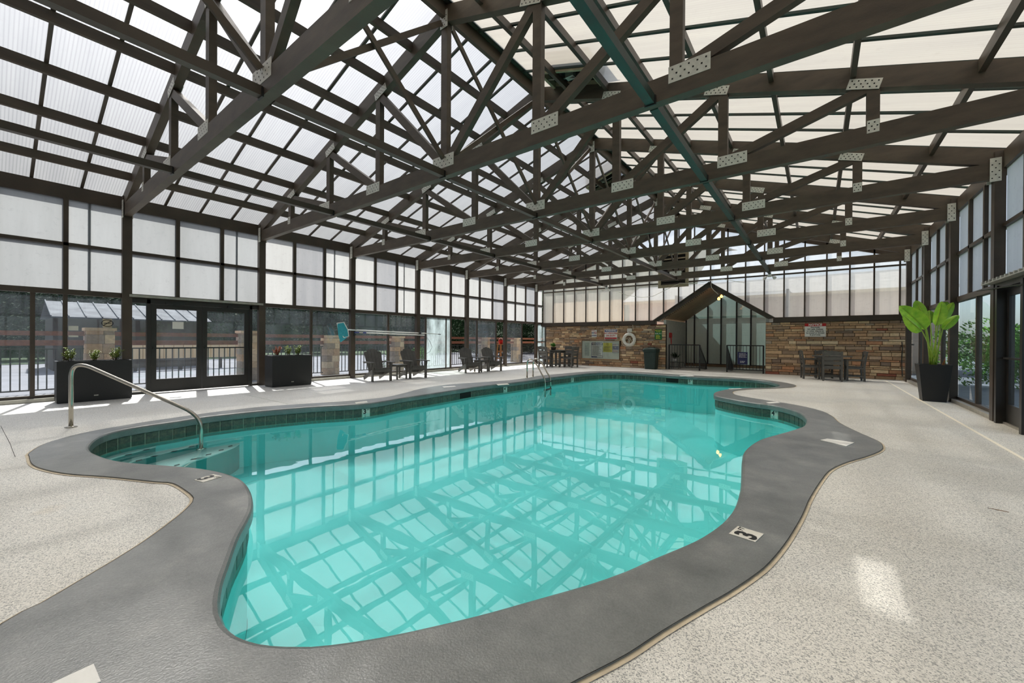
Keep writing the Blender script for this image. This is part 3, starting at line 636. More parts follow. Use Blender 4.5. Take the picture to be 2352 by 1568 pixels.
for u, v, w_, h_ in ((455, 716, .03, .02), (542, 721, .03, .02), (325, 694, .05, .02), (588, 709, .05, .02), (409, 747, .2, .16)):
    p = PX(u, v, XL + .004); MB().box(p.x, p.x + .002, p.y - w_ / 2, p.y + w_ / 2, p.z - h_ / 2, p.z + h_ / 2).obj('paper_sticker', mt['signwhite'], wall_left)
# door 3 in the right wall, bay 2
XR = XC + GD - .03; yR1 = TY(3) - .16; yR0 = yR1 - .98
door_leaf('door_3', 'dark framed glass door beside the tapered black planter', XR, yR0, yR1 - .1, 2.0, 1, 1)
for y in (yR1 - .06, yR0 - .04): MB().box(XR - .12, XR + .06, y - .04, y + .04, 0, 2.06).obj('door_jamb', mt['doorblack'], wall_right)
MB().box(XR - .10, XR + .05, TY(2) + .08, TY(3) - .08, 2.02, 2.10).obj('door_header', mt['doorblack'], wall_right)
pane(wall_right, XR, TY(2) + .08, yR0 - .08, .05, 2.02, mt['glass_r'], 'sidelight_pane')
MB().box(XR - .05, XR + .05, TY(2) + .08, TY(3) - .08, 0, .03).obj('threshold', mt['alu'], wall_right)
tf = MB(); y = TY(3) + .0
tf.box(XR - .22, XR - .10, TY(2), TY(3) + .02, 2.10, 2.115)
for i in range(16): yy_ = TY(2) + .1 + i * .16; tf.box(XR - .22, XR - .19, yy_, yy_ + .05, 2.115, 2.15)
tf.obj('notched_flashing', mt['alu'], wall_right)
hb = MB().tube([PX(2245, 668, XR - .14), PX(2352, 652, XR - .14)], .011, 8); hb.obj('closer_rod', mt['black'], wall_right)

# ------------------------------------------------------------------ back wall
wb_ = thing('wall_back', 'stone-faced back wall with a glazed gable above', 'wall', kind='structure')
XA, XE0, XE1, XZ = XC - 6.72, -5.20, -1.56, XC + 6.74        # left end, entrance opening, right end
stone_cols = [tuple(min(1, x * k) for x, k in zip(c[:3], (2.0, 2.1, 2.25))) + (1,) for c in [L(150, 118, 88), L(136, 108, 80), L(162, 132, 100), L(122, 100, 80), L(172, 146, 112), L(112, 94, 78), L(146, 122, 98), L(156, 112, 80), L(132, 116, 98), L(126, 74, 56), L(182, 160, 128)]]
stone_m = [M('stone_%d' % i, c, tuple(x * .72 for x in c[:3]) + (1,), 14, .85, bmp=(26, .5, .02), rnd=.25, detail=5) for i, c in enumerate(stone_cols)]
def stone_mesh(w_, h_, d, seed):
    r = random.Random(seed); j = lambda a: r.uniform(-a, a); b = min(.012, h_ * .18)
    x0, x1, z0, z1 = -w_ / 2, w_ / 2, 0, h_
    f = [(x0 + b + j(.004), -d + j(.008), z0 + b + j(.004)), (x1 - b + j(.004), -d + j(.008), z0 + b + j(.004)), (x1 - b + j(.004), -d + j(.008), z1 - b + j(.004)), (x0 + b + j(.004), -d + j(.008), z1 - b + j(.004))]
    return MB().add([(x0, 0, z0), (x1, 0, z0), (x1, 0, z1), (x0, 0, z1), (x0, -d * .6, z0), (x1, -d * .6, z0), (x1, -d * .6, z1), (x0, -d * .6, z1)] + f,
                    [(8, 9, 10, 11), (4, 5, 9, 8), (5, 6, 10, 9), (6, 7, 11, 10), (7, 4, 8, 11), (0, 1, 5, 4), (1, 2, 6, 5), (2, 3, 7, 6), (3, 0, 4, 7)])
def stone_wall(xa, xb, nm, label, holes=(), cap=300, mean=.30):
    root = thing(nm, label, 'wall', kind='structure')
    MB().box(xa, xb, YB, YB + .12, 0, 1.93).obj('mortar_bed', M('mortar_' + nm, L(66, 56, 46), L(50, 43, 36), 20, .95), root)
    r = random.Random(len(nm) + int(xa * 10)); z = 0; st = []
    while z < 1.90:
        h = r.choice((.06, .075, .09, .105, .12, .135)); h = min(h, 1.925 - z)
        for q in holes:
            for hz in q[2:4]:
                if z + .01 < hz < z + h + .04: h = hz - z
        if h < .03: break
        x = xa
        while x < xb - .02:
            w_ = r.uniform(.16, .52) * mean / .3; w_ = w_ if xb - x - w_ > .1 else xb - x
            cx = x + w_ / 2; hit = False
            for hx0, hx1, hz0, hz1 in holes:
                if x < hx1 and x + w_ > hx0 and z < hz1 and z + h > hz0: hit = True
            if not hit: st.append((cx, z, w_ - .011, h - .011))
            elif z + h > holes[0][2] and z < holes[0][3]:
                if x < holes[0][0] - .05: st.append(((x + holes[0][0]) / 2, z, holes[0][0] - x - .006, h - .008))
                if x + w_ > holes[0][1] + .05: st.append(((x + w_ + holes[0][1]) / 2, z, x + w_ - holes[0][1] - .006, h - .008))
            x += w_
        z += h
    order = sorted(range(len(st)), key=lambda i: -(st[i][2] * st[i][3]))
    single = set(order[:cap]); rest = [MB() for _ in stone_m]
    for i, (cx, z, w_, h) in enumerate(st):
        d = r.uniform(.02, .045); k = min(len(stone_m) - 1, int(abs(r.gauss(0, 1)) * 4.2)) if r.random() < .75 else r.randrange(len(stone_m))
        if k == 9 and r.random() < .6: k = 3
        mb = stone_mesh(w_, h, d, i)
        if i in single: mb.obj('stone', stone_m[k], root, loc=(cx, YB, z))
        else: rest[k % 5].add([(a + cx, b + YB, c + z) for a, b, c in mb.v], mb.f)
    for k, mb in enumerate(rest):
        if mb.v: tag(mb.obj('small_stones', stone_m[k], root), kind='stuff')
    return root
BOARD = (PY(1337, 781, YB).x, PY(1424.5, 781, YB).x, PY(1338, 824, YB).z, PY(1338, 781.5, YB).z)
stone_wall(XA + .1, XE0, 'wall_back_left', 'brown ledgestone wall with the notice board and life ring', [BOARD])
stone_wall(XE1, XC + 6.88, 'wall_back_right', 'brown ledgestone wall behind the right-hand dining set')
# beam over the stone, mullions and panes of the gable
for xa, xb in ((XC - 6.9, XE0 - .42), (XE1 + .24, XC + 6.9)): MB().box(xa, xb, YB - .09, YB + .11, 1.925, 2.10).obj('beam', mt['frame'], wb_)
MB().box(XC - 6.9, XC - 6.55, YB, YB + .08, 1.9, 1.95).obj('rail', mt['frame'], wb_)
ys_ = YB + .06; xs = [-11.5 + i * .6175 for i in range(23)]
zg = lambda x: ZTOP(x - XC) - .02
gl_ = lambda x: max(2.08, 3.58 - abs(x + 3.48) * (3.58 - 2.07) / 2.22)      # top of the entrance gable, which cuts the glazing
for i, x in enumerate(xs): MB().box(x - .022, x + .022, ys_ - .03, ys_ + .03, gl_(x), zg(x)).obj('mullion', mt['frame'], wb_)
MB().box(XC - 6.88, XC + 6.88, ys_ - .035, ys_ + .035, 3.665, 3.715).obj('rail', mt['frame'], wb_)
for x0, x1 in zip(xs, xs[1:] + [XC + 6.9]):
    x0 += .005; x1 -= .005
    br = sorted([x0, x1] + [q for q in (-5.7, -3.48, -1.26) if x0 < q < x1])
    pts = [(x, ys_, gl_(x)) for x in br] + [(x1, ys_, 3.69), (x0, ys_, 3.69)]
    MB().add(pts, [tuple(range(len(pts)))]).obj('pane', mt['poly_back'], wb_)
    mid = [(XC, ys_, zg(XC))] if x0 < XC < x1 else []
    pts = [(x0, ys_, 3.69), (x1, ys_, 3.69), (x1, ys_, zg(x1))] + mid + [(x0, ys_, zg(x0))]
    MB().add(pts, [tuple(range(len(pts)))]).obj('pane', mt['poly_back'], wb_)
for s in (-1, 1): MB().prism([(XC + s * 6.95, ZBOT(6.95)), (XC, ZBOT(0)), (XC, ZTOP(0)), (XC + s * 6.95, ZTOP(6.95))], 'y', ys_ - .03, ys_ + .05).obj('gable_rafter', mt['frame'], wb_)
# narrow glazed corner left of the stone
MB().box(XA - .0, XA + .035, YB + .0, YB + .08, 0, 1.93).obj('mullion', mt['frame'], wb_); MB().box(XA + .085, XA + .115, YB - .02, YB + .1, 0, 1.95).obj('mullion', mt['frame'], wb_)
MB().quad((XC - 6.9, YB + .06, 0), (XA + .1, YB + .06, 0), (XA + .1, YB + .06, 1.93), (XC - 6.9, YB + .06, 1.93)).obj('pane', mt['glass_haze'], wb_)
MB().box(XC - 6.9, XA + .1, YB + .02, YB + .08, 1.12, 1.16).obj('crossbar', mt['frame'], wb_)
# front wall behind the camera
wf = thing('wall_front', 'glazed end wall behind the viewer', 'wall', kind='structure')
for x in xs[::2]: MB().box(x - .03, x + .03, YF - .03, YF + .03, 0, zg(x)).obj('mullion', mt['frame'], wf)
MB().box(XC - 6.9, XC + 6.9, YF - .04, YF + .04, 2.03, 2.13).obj('rail', mt['frame'], wf)
MB().add([(XC - 6.95, YF, 0), (XC + 6.95, YF, 0), (XC + 6.95, YF, zg(XC + 6.95)), (XC, YF, zg(XC)), (XC - 6.95, YF, zg(XC - 6.95))], [(0, 1, 2, 3, 4)]).obj('pane', mt['poly_wall'], wf)

# ------------------------------------------------------------------ gabled entrance recess
en = thing('entrance_porch', 'gabled entrance recess with dark fascia and tall glazing', 'porch', kind='structure')
AX, AZ, EZ = -3.48, 3.56, 2.07; YE = 21.1
for s, ex in ((-1, -5.70), (1, -1.26)):
    sl = (AZ - EZ) / (AX - ex)       # fascia along the gable edge
    f = MB(); f.prism([(ex, EZ), (AX, AZ), (AX, AZ - .19), (ex - s * .22, EZ - .02)], 'y', YB - .14, YB - .04); f.obj('fascia', mt['frame'], en)
    f = MB(); f.prism([(ex - s * .02, EZ - .005), (AX, AZ - .01), (AX, AZ + .035), (ex, EZ + .03)], 'y', YB - .2, YE); f.obj('roof_slope', mt['frame'], en)
    f = MB(); f.prism([(ex - s * .28, EZ + .02), (AX, AZ - .17), (AX, AZ - .13), (ex - s * .24, EZ + .05)], 'y', YB - .04, YE); f.obj('soffit', mt['soffit'], en)
    f = MB()
    n = 26
for i in range(26):      # dentil vents under the left fascia
    t = (i + 1.5) / 28; x = -5.45 + (AX + 5.45) * t; z = EZ - .03 + (AZ - .2 - EZ + .03) * t
    MB().box(x - .012, x + .012, YB - .035, YB + .03, z - .02, z + .0).obj('soffit_vent', mt['hole'], en)
for x in (XE0, XE1): 
    s = -1 if x == XE0 else 1
    MB().box(min(x, x + s * .1), max(x, x + s * .1), YB + .02, YE, 0, 2.12).obj('side_wall', mt['grey_wall'], en)
gz = lambda x: AZ - .17 - abs(x - AX) * (AZ - .17 - EZ) / 1.94
MB().box(XE0, XE1, YE - .05, YE + .1, 0, .11).obj('glazing_base', mt['soffit'], en)
gx = [XE0, PY(1595, 800, YE).x, PY(1625.5, 800, YE).x, PY(1656, 800, YE).x, PY(1691.5, 800, YE).x, PY(1724.5, 800, YE).x, XE1]
for x in gx: MB().box(x - .028, x + .028, YE - .05, YE + .05, .1, gz(x) + .02).obj('mullion', mt['black'], en)
MB().box(XE0, XE1, YE - .04, YE + .04, .1, .14).obj('sill', mt['black'], en)
for x0, x1 in zip(gx, gx[1:]):
    mid = [(AX, YE, gz(AX))] if x0 < AX < x1 else []; pts = [(x0, YE, .12), (x1, YE, .12), (x1, YE, gz(x1))] + mid + [(x0, YE, gz(x0))]
    MB().add(pts, [tuple(range(len(pts)))]).obj('pane', mt['glass_entry'], en)
MB().box(XE0, XE1, YE + .02, YE + .06, 2.32, 2.38).obj('transom', mt['tanframe'], en)
# lobby behind the entrance glass
lb = thing('lobby', 'dim pale lobby behind the entrance glazing', 'room', kind='structure')
MB().box(XE0 - .5, XE1 + .5, YE + 3.0, YE + 3.1, 0, 3.4).obj('lobby_wall', M('lobby_green', L(214, 228, 220), L(196, 212, 206), 1, .8), lb)
MB().box(XE0 - .5, XE1 + .5, YE + .1, YE + 3.1, -.1, -.0).obj('lobby_floor', mt['grey_wall'], lb)
MB().quad((XE0 - .5, YE + .06, 3.45), (XE1 + .5, YE + .06, 3.45), (XE1 + .5, YE + 3.1, 3.45), (XE0 - .5, YE + 3.1, 3.45)).obj('added_lobby_skylight', mt['glass'], lb)  # unseen glass roof added to let sun brighten the lobby
for x in (XE0 - .55, XE1 + .45): MB().box(x, x + .1, YE + .0, YE + 3.1, 0, 3.5).obj('lobby_side', mt['grey_wall'], lb)
for u0, u1 in ((1537, 1607), (1670, 1753.5)):
    left = u0 < 1600; a, b = PY(u0, 800, YB - .05).x, PY(u1, 800, YB - .05).x
    rl = thing('railing', 'black baluster railing on the %s of the entrance recess' % ('left side' if left else 'right side, carrying a navy sign'), 'railing', ((a + b) / 2, YB - .04, 0), group='entrance railings')
    w2 = (b - a) / 2
    for x in (-w2, w2): MB().box(x - .025, x + .025, -.025, .025, 0, 1.06).obj('post', mt['black'], rl)
    MB().box(-w2, w2, -.022, .022, 1.03, 1.07).obj('top_rail', mt['black'], rl); MB().box(-w2, w2, -.018, .018, .10, .13).obj('bottom_rail', mt['black'], rl)
    nb = 10
    bm_ = MB().box(-.008, .008, -.008, .008, .13, 1.03).mesh('baluster', mt['black'])
    for i in range(1, nb + 1): place('baluster', bm_, rl, (-w2 + 2 * w2 * i / (nb + 1), 0, 0))
    xi = w2 if left else -w2                # sloping return beside the steps
    MB().bar((xi, .02, 1.0), (xi, 1.25, .25), .03, .04, (1, 0, 0)).obj('return_rail', mt['black'], rl)
    MB().bar((xi, .02, .10), (xi, 1.25, -.0), .03, .03, (1, 0, 0)).obj('return_rail', mt['black'], rl)
    for i in range(1, 10): y = i * .125; MB().box(xi - .008, xi + .008, y - .008, y + .008, .1 - y * .08, 1.0 - y * .6).obj('baluster', mt['black'], rl)
    MB().box(xi - .02, xi + .02, 1.23, 1.27, 0, .27).obj('post', mt['black'], rl)

# ================================================================== SIGNS AND WALL THINGS
def sign(name, label, u0, v0, u1, v1, Y, mat, cat='sign', border=None, th=.006, frame=None):
    p, q = PY(u0, v0, Y), PY(u1, v1, Y); w_, h_ = q.x - p.x, p.z - q.z
    t = thing(name, label, cat, ((p.x + q.x) / 2, Y, (p.z + q.z) / 2)); MB().box(-w_ / 2, w_ / 2, 0, th, -h_ / 2, h_ / 2).obj('panel', mat, t)
    if border:
        b = .014
        for bx in ((-w_ / 2, w_ / 2, h_ / 2 - b, h_ / 2), (-w_ / 2, w_ / 2, -h_ / 2, -h_ / 2 + b), (-w_ / 2, -w_ / 2 + b, -h_ / 2 + b, h_ / 2 - b), (w_ / 2 - b, w_ / 2, -h_ / 2 + b, h_ / 2 - b)): MB().box(bx[0], bx[1], -.002, 0, bx[2], bx[3]).obj('border', border, t)
    return t, w_, h_
def block(t, x0, x1, z0, z1, mat, name='colour_block'): return MB().box(x0, x1, -.0015, 0, z0, z1).obj(name, mat, t)
def lines(t, x0, x1, z1, z0, n, mat, fill_=.55, seed=1):
    r = random.Random(seed); mb = MB(); dz = (z1 - z0) / n
    for i in range(n):
        z = z1 - (i + .5) * dz; x = x0; end = x0 + (x1 - x0) * r.uniform(.65, 1)
        while x < end: wd = r.uniform(.02, .06); mb.box(x, min(x + wd, x1), -.0015, 0, z - dz * fill_ / 2, z + dz * fill_ / 2); x += wd + .012
    tag(mb.obj('print_lines', mat, t), kind='stuff')
YS_ = YB - .05
t, w_, h_ = sign('warning_sign', 'white warning sign reading NO LIFEGUARD ON DUTY', 1388.5, 756, 1417.5, 779, YS_, mt['signwhite'], border=mt['signwhite'])
block(t, -w_ / 2 + .015, w_ / 2 - .015, h_ / 2 - .125, h_ / 2 - .015, mt['blue']); letter('WARNING', .105, mt['signwhite'], t, (0, -.004, h_ / 2 - .07), .004)
letter('NO LIFEGUARD', .088, mt['red'], t, (0, -.004, h_ / 2 - .19), .003); letter('ON DUTY', .098, mt['red'], t, (0, -.004, h_ / 2 - .305), .004)
block(t, -w_ / 2 + .015, w_ / 2 - .015, -h_ / 2 + .015, -h_ / 2 + .085, mt['red']); lines(t, -w_ / 2 + .04, w_ / 2 - .04, -h_ / 2 + .06, -h_ / 2 + .04, 1, mt['signwhite'])
t, w_, h_ = sign('no_diving_sign', 'small white and blue NO DIVING sign above the notice board', 1359, 757.5, 1370.5, 774, YS_, mt['signwhite'])
lines(t, -w_ / 2 + .02, w_ / 2 - .02, h_ / 2 - .02, h_ / 2 - .06, 1, mt['red']); letter('NO', .085, mt['blue'], t, (-.065, -.003, .03), .004); letter('DIVING', .07, mt['blue'], t, (0, -.003, -.10), .004)
rg = MB().tube([(.065 + .05 * math.cos(i * .4), -.004, .03 + .05 * math.sin(i * .4)) for i in range(17)], .007, 6); rg.tube([(.03, -.004, .065), (.10, -.004, -.005)], .007, 6); rg.obj('prohibition_ring', mt['red'], t)
t, w_, h_ = sign('emergency_phone_sign', 'green emergency phone sign beside the entrance recess', 1504, 756, 1520, 779.5, YS_, mt['green'])
letter('EMERGENCY', .05, mt['yellow'], t, (0, -.003, h_ / 2 - .05), .001); letter('PHONE', .05, mt['yellow'], t, (0, -.003, h_ / 2 - .11), .001); letter('DIAL 911', .065, mt['signwhite'], t, (0, -.003, h_ / 2 - .19), .002); lines(t, -w_ / 2 + .05, w_ / 2 - .05, h_ / 2 - .24, -h_ / 2 + .03, 4, mt['yellow'], .5, 4)
t, w_, h_ = sign('notice_sign', 'white NOTICE sign with a red heading about thrown objects', 1848.5, 743, 1897, 773, YS_, mt['signwhite'])
block(t, -w_ / 2, w_ / 2, h_ / 2 - .10, h_ / 2, mt['red']); letter('NOTICE', .10, mt['signwhite'], t, (0, -.004, h_ / 2 - .05), .005)
for i, s in enumerate(('Absolutely', 'NO balls, frisbees', 'or other objects to', 'be tossed or thrown', 'in pool area.')): letter(s, .058, mt['ink'], t, (0, -.003, h_ / 2 - .135 - i * .066), .0022)
# notice board let into the stone
bx0, bx1, bz0, bz1 = BOARD; bc = ((bx0 + bx1) / 2, YB - .045, (bz0 + bz1) / 2); w2, h2 = (bx1 - bx0) / 2, (bz1 - bz0) / 2
nb_ = thing('notice_board', 'wide glazed notice board framed in brown in the stone wall', 'board', bc)
MB().box(-w2, w2, .01, .03, -h2, h2).obj('backing', M('board_back', L(240, 243, 232), L(226, 232, 222), 2, .6), nb_)
for b_ in ((-w2, w2, h2 - .025, h2), (-w2, w2, -h2, -h2 + .03), (-w2, -w2 + .025, -h2 + .03, h2 - .025), (w2 - .02, w2, -h2 + .03, h2 - .025)): MB().box(b_[0], b_[1], -.03, .03, b_[2], b_[3]).obj('frame_bar', mt['woodlight'] if b_[2] < 0 and b_[3] < 0 else mt['soffit'], nb_)
tag(MB().box(-w2 + .02, w2 - .02, -.026, -.024, -h2 + .03, h2 - .03).obj('glass_cover', mat_glass('board_glass', (.95, .97, .95, 1), .08), nb_))
MB().box(bx0 - .04, bx1 + .06, YB - .06, YB, bz0 - .06, bz0 - .005).obj('sill_ledge', mt['tanframe'], wb_)
YN = YB - .040
t, w_, h_ = sign('pool_rules_poster', 'white POOL RULES poster with blue heading inside the notice board', 1358.5, 786.5, 1384.5, 821.5, YN, mt['signwhite'], 'poster', border=mt['blue'], th=.004)
block(t, -w_ / 2 + .014, w_ / 2 - .014, h_ / 2 - .12, h_ / 2 - .014, mt['navy']); letter('POOL RULES', .085, mt['signwhite'], t, (0, -.004, h_ / 2 - .065), .003); lines(t, -w_ / 2 + .06, w_ / 2 - .05, h_ / 2 - .15, -h_ / 2 + .1, 14, mt['ink'], .4, 2); block(t, -w_ / 2 + .014, -w_ / 2 + .3, -h_ / 2 + .02, -h_ / 2 + .06, mt['blue'])
t, w_, h_ = sign('yellow_poster', 'yellow poster with black print inside the notice board', 1385.2, 787, 1406, 808.5, YN, mt['yellow'], 'poster', th=.004)
lines(t, -w_ / 2 + .03, w_ / 2 - .03, h_ / 2 - .15, -h_ / 2 + .03, 6, mt['ink'], .35, 3); MB().tube([(.04 * math.cos(i * .4), -.003, h_ / 2 - .07 + .035 * math.sin(i * .4)) for i in range(17)], .004, 5).obj('emblem', mt['ink'], t)
t, w_, h_ = sign('emergency_poster', 'white poster with a blue 911 panel inside the notice board', 1407, 789.5, 1421, 810.5, YN, mt['signwhite'], 'poster', border=mt['blue'], th=.004)
lines(t, -w_ / 2 + .03, w_ / 2 - .03, h_ / 2 - .03, h_ / 2 - .07, 1, mt['red']); block(t, -w_ / 2 + .015, w_ / 2 - .015, -.05, .10, mt['blue']); letter('911', .13, mt['signwhite'], t, (.04, -.004, .025), .003); letter('(', .12, mt['signwhite'], t, (-.105, -.004, .025), .003); lines(t, -w_ / 2 + .04, w_ / 2 - .04, -.08, -h_ / 2 + .04, 3, mt['red'], .4, 6)
t, w_, h_ = sign('faded_poster', 'faded pale plan at the left of the notice board', 1343, 786, 1353.5, 817, YN, M('faded', L(204, 210, 200), L(192, 198, 190), 6, .6), 'poster', th=.003)
lines(t, -w_ / 2 + .02, w_ / 2 - .02, h_ / 2 - .1, -h_ / 2 + .06, 6, M('faded_ink', L(160, 168, 166), rough=.7), .3, 8)
t, w_, h_ = sign('navy_sign', 'navy blue sign hanging on the right entrance railing', 1694, 808, 1717, 837, YB - .085, mt['navy'])
lines(t, -w_ / 2 + .05, w_ / 2 - .03, h_ / 2 - .04, .02, 4, mt['signwhite'], .3, 9); lines(t, -w_ / 2 + .09, w_ / 2 - .09, -.1, -h_ / 2 + .05, 2, mt['signwhite'], .4, 11)
# life ring with bracket
c = PY(1445, 779.5, YB - .17); lr = thing('life_ring', 'white life ring hanging on the stone wall', 'life ring', (c.x, c.y, c.z))
R, r0 = .245, .068; mb = MB()
mb.tube([(R * math.cos(2 * math.pi * i / 36), 0, R * math.sin(2 * math.pi * i / 36)) for i in range(37)], r0, 14, False); mb.obj('ring', mt['pvc'], lr, True)
for a in (.05, 1.6, 3.1, 4.7):
    MB().tube([(R * math.cos(a) + (r0 + .006) * math.cos(a) * math.cos(q) , (r0 + .006) * math.sin(q), R * math.sin(a) + (r0 + .006) * math.sin(a) * math.cos(q)) for q in [i * math.pi / 6 for i in range(13)]], .012, 6, False).obj('band', mt['white'], lr)
rp = []
for a0, a1 in ((.05, -1.55), (3.1, 4.7)):
    A = Vector((.32 * math.cos(a0), -.07, .32 * math.sin(a0))); B = Vector((.3 * math.cos(a1), -.07, .3 * math.sin(a1))); mid = (A + B) / 2 + Vector((.14 if a0 < 1 else -.14, 0, -.22))
    MB().tube(arcpts(A, mid, B, 10), .009, 6).obj('grab_rope', mt['rope'], lr)
MB().tube(arcpts((-.08, .03, -.18), (.02, -.0, .28), (.1, .03, -.12), 10) , .01, 6).obj('throw_rope', mt['rope'], lr); MB().tube(arcpts((-.02, .0, -.2), (.06, .0, .22), (.0, .03, -.22), 10) , .01, 6).obj('throw_rope', mt['rope'], lr)
bk = thing('ring_bracket', 'white bracket plate holding the life ring', 'bracket', (c.x - .03, YB - .05, c.z + .33)); MB().prism([(-.11, 0), (.11, 0), (.11, .17), (-.11, .17)], 'y', -.012, .0).obj('plate', mt['pvc'], bk); MB().tube([(0, -.012, .02), (0, -.10, .02), (0, -.12, .06)], .014, 8).obj('hook', mt['pvc'], bk); q = lines(bk, -.06, .06, .14, .06, 4, mt['alu'], .3, 2)
# red phone in the recess
p = PX(1540, 770, XE0 + .03); ph = thing('wall_phone', 'red emergency phone with coiled cord in the recess', 'phone', (XE0 + .001, p.y, p.z))
MB().box(.0, .05, -.10, .10, -.1, .12).obj('body', mt['red'], ph); hs = MB(); hs.tube([(.08, -.05, .1), (.1, -.05, 0), (.08, -.05, -.1)], [.03, .018, .03], 8); hs.obj('handset', mt['red'], ph)
MB().tube(arcpts((.06, -.05, -.1), (.08, .0, -.75), (.05, .08, -.08), 12), .012, 6).obj('cord', mt['red'], ph)
pl = PY(1500, 762, YS_); tag(MB().box(pl.x - .16, pl.x + .0, YS_, YS_ + .01, pl.z - .05, pl.z + .05).obj('blank_plate', mt['tanframe']), 'plain cream plate left of the green phone sign', 'plate')
# porch lamp with two bulbs, wires
c = PY(1654, 683, YB + .35); pl = thing('porch_lamp', 'twin bulb lamp glowing under the entrance gable', 'lamp', c)
zs_ = AZ - .2 - abs(c.x - AX) * .65 - c.z
MB().box(-.06, .06, -.06, .06, zs_, zs_ + .05).obj('base', mt['frame'], pl); MB().tube([(0, 0, zs_), (0, 0, .09)], .015, 8).obj('stem', mt['frame'], pl)
for dx, dz in ((.03, .04), (-.03, -.05)):
    MB().lathe([(.001, -.055), (.035, -.045), (.055, -.01), (.05, .025), (.025, .05), (.02, .07)], 14, (dx * 1.6, 0, dz)).obj('bulb', mt['bulb'], pl, True)
# loose white cable along the beams and over the porch
cab = MB(); pts = []
for u, v in ((1415, 668), (1440, 678), (1475, 683), (1500, 680), (1530, 665), (1560, 651)): pts.append(PY(u, v, YB - .12))
cab.tube(pts, .009, 6); cab.tube([PY(u, v, YB - .18) for u, v in ((1560, 650), (1590, 651), (1615, 648), (1640, 643), (1662, 641), (1690, 646), (1710, 649))], .009, 6)
tag(cab.obj('white_cable', mt['rope']), 'loose white cable strung above the entrance gable', 'cable')
cab = MB().tube([PY(u, v, YB - .22) for u, v in ((1637, 645), (1633, 652), (1634, 660), (1640, 667), (1650, 676))], .009, 6)
tag(cab.obj('lamp_cable', mt['rope']), 'white cable feeding the porch lamp over the fascia', 'cable')
cab = MB().tube([PY(u, v, YB - .07) for u, v in ((1453, 738), (1452.5, 744), (1454, 750), (1454, 757))], .008, 6); tag(cab.obj('ring_wire', mt['rope']), 'short white wire hanging from the beam above the life ring', 'wire')
cd = MB().tube([PY(u, v, YB - .06) for u, v in ((2071.5, 785), (2072.5, 800), (2071, 825), (2071.5, 845), (2072.5, 864))], .012, 6); tag(cd.obj('black_conduit', mt['black']), 'black cable running down the right end of the stone wall', 'cable')
# gable ventilator and roof hatches
a, b = PY(1512, 662, YB), PY(1582, 575, YB); gv = thing('gable_ventilator', 'tan framed louvred ventilator in the back gable', 'ventilator', ((a.x + b.x) / 2, YB + .02, a.z)); w2 = (b.x - a.x) / 2; hh = b.z - a.z
for q in ((-w2, w2, 0, .12), (-w2, w2, hh - .12, hh), (-w2, -w2 + .12, .12, hh - .12), (w2 - .12, w2, .12, hh - .12)): MB().box(q[0], q[1], -.06, .02, q[2], q[3]).obj('frame_bar', mt['tanframe'], gv)
MB().box(-w2 + .1, w2 - .1, .0, .02, .1, hh - .1).obj('opening', mt['hole'], gv)
for i in range(9): z = .16 + i * (hh - .3) / 9; MB().bar((-w2 + .1, -.03, z), (w2 - .1, -.03, z), .08, .012, (0, .7, .7)).obj('louvre', mt['tanframe'] if i > 5 else mt['darkwall'], gv)
for s, y, lab, a0, a1 in ((1, TY(1) + 3 * SP / 4, 'dark open ventilation hatch in the right roof slope', .45, 1.45), (-1, TY(3) + 3 * SP / 4, 'dark open ventilation hatch in the left roof slope by the ridge', .3, 1.15)):
    am = (a0 + a1) / 2; vh = thing('roof_hatch', lab, 'hatch', (XC + s * am, y + SP / 8, ZTOP(am))); hw = (a1 - a0) / 2; sl = -SL * s
    for e in (-1, 1):
        MB().bar((-hw, e * SP / 8 * .92, -hw * sl + .02), (hw, e * SP / 8 * .92, hw * sl + .02), .05, .12).obj('curb', mt['tanframe'], vh)
        MB().bar((e * hw, -SP / 8 * .92, e * hw * sl + .02), (e * hw, SP / 8 * .92, e * hw * sl + .02), .05, .12, (1, 0, 0)).obj('curb', mt['tanframe'], vh)
    MB().bar((-hw, 0, -hw * sl + .32), (hw, 0, hw * sl + .32), SP / 4, .02).obj('lid', mt['darkwall'], vh)
    for e in (-1, 1): MB().bar((-hw, e * SP / 8, -hw * sl + .17), (hw, e * SP / 8, hw * sl + .17), .02, .3).obj('box_side', mt['darkwall'], vh)
    for e in (-1, 1): MB().bar((e * hw, -SP / 8, e * hw * sl + .17), (e * hw, SP / 8, e * hw * sl + .17), .02, .3, (1, 0, 0)).obj('box_end', mt['darkwall'], vh)
    MB().box(-.08, .08, -.06, .06, .0, .14).obj('motor', mt['alu'], vh); MB().tube([(-hw, 0, -hw * sl), (hw, 0, hw * sl)], .012, 6).obj('motor_bar', mt['alu'], vh)
    for q in range(4): an = q * math.pi / 2 + .4; MB().bar((.07 * math.cos(an), .07 * math.sin(an), .12), (.32 * math.cos(an), .32 * math.sin(an), .12), .1, .006, (-math.sin(an), math.cos(an), .4)).obj('fan_blade', mt['black'], vh)
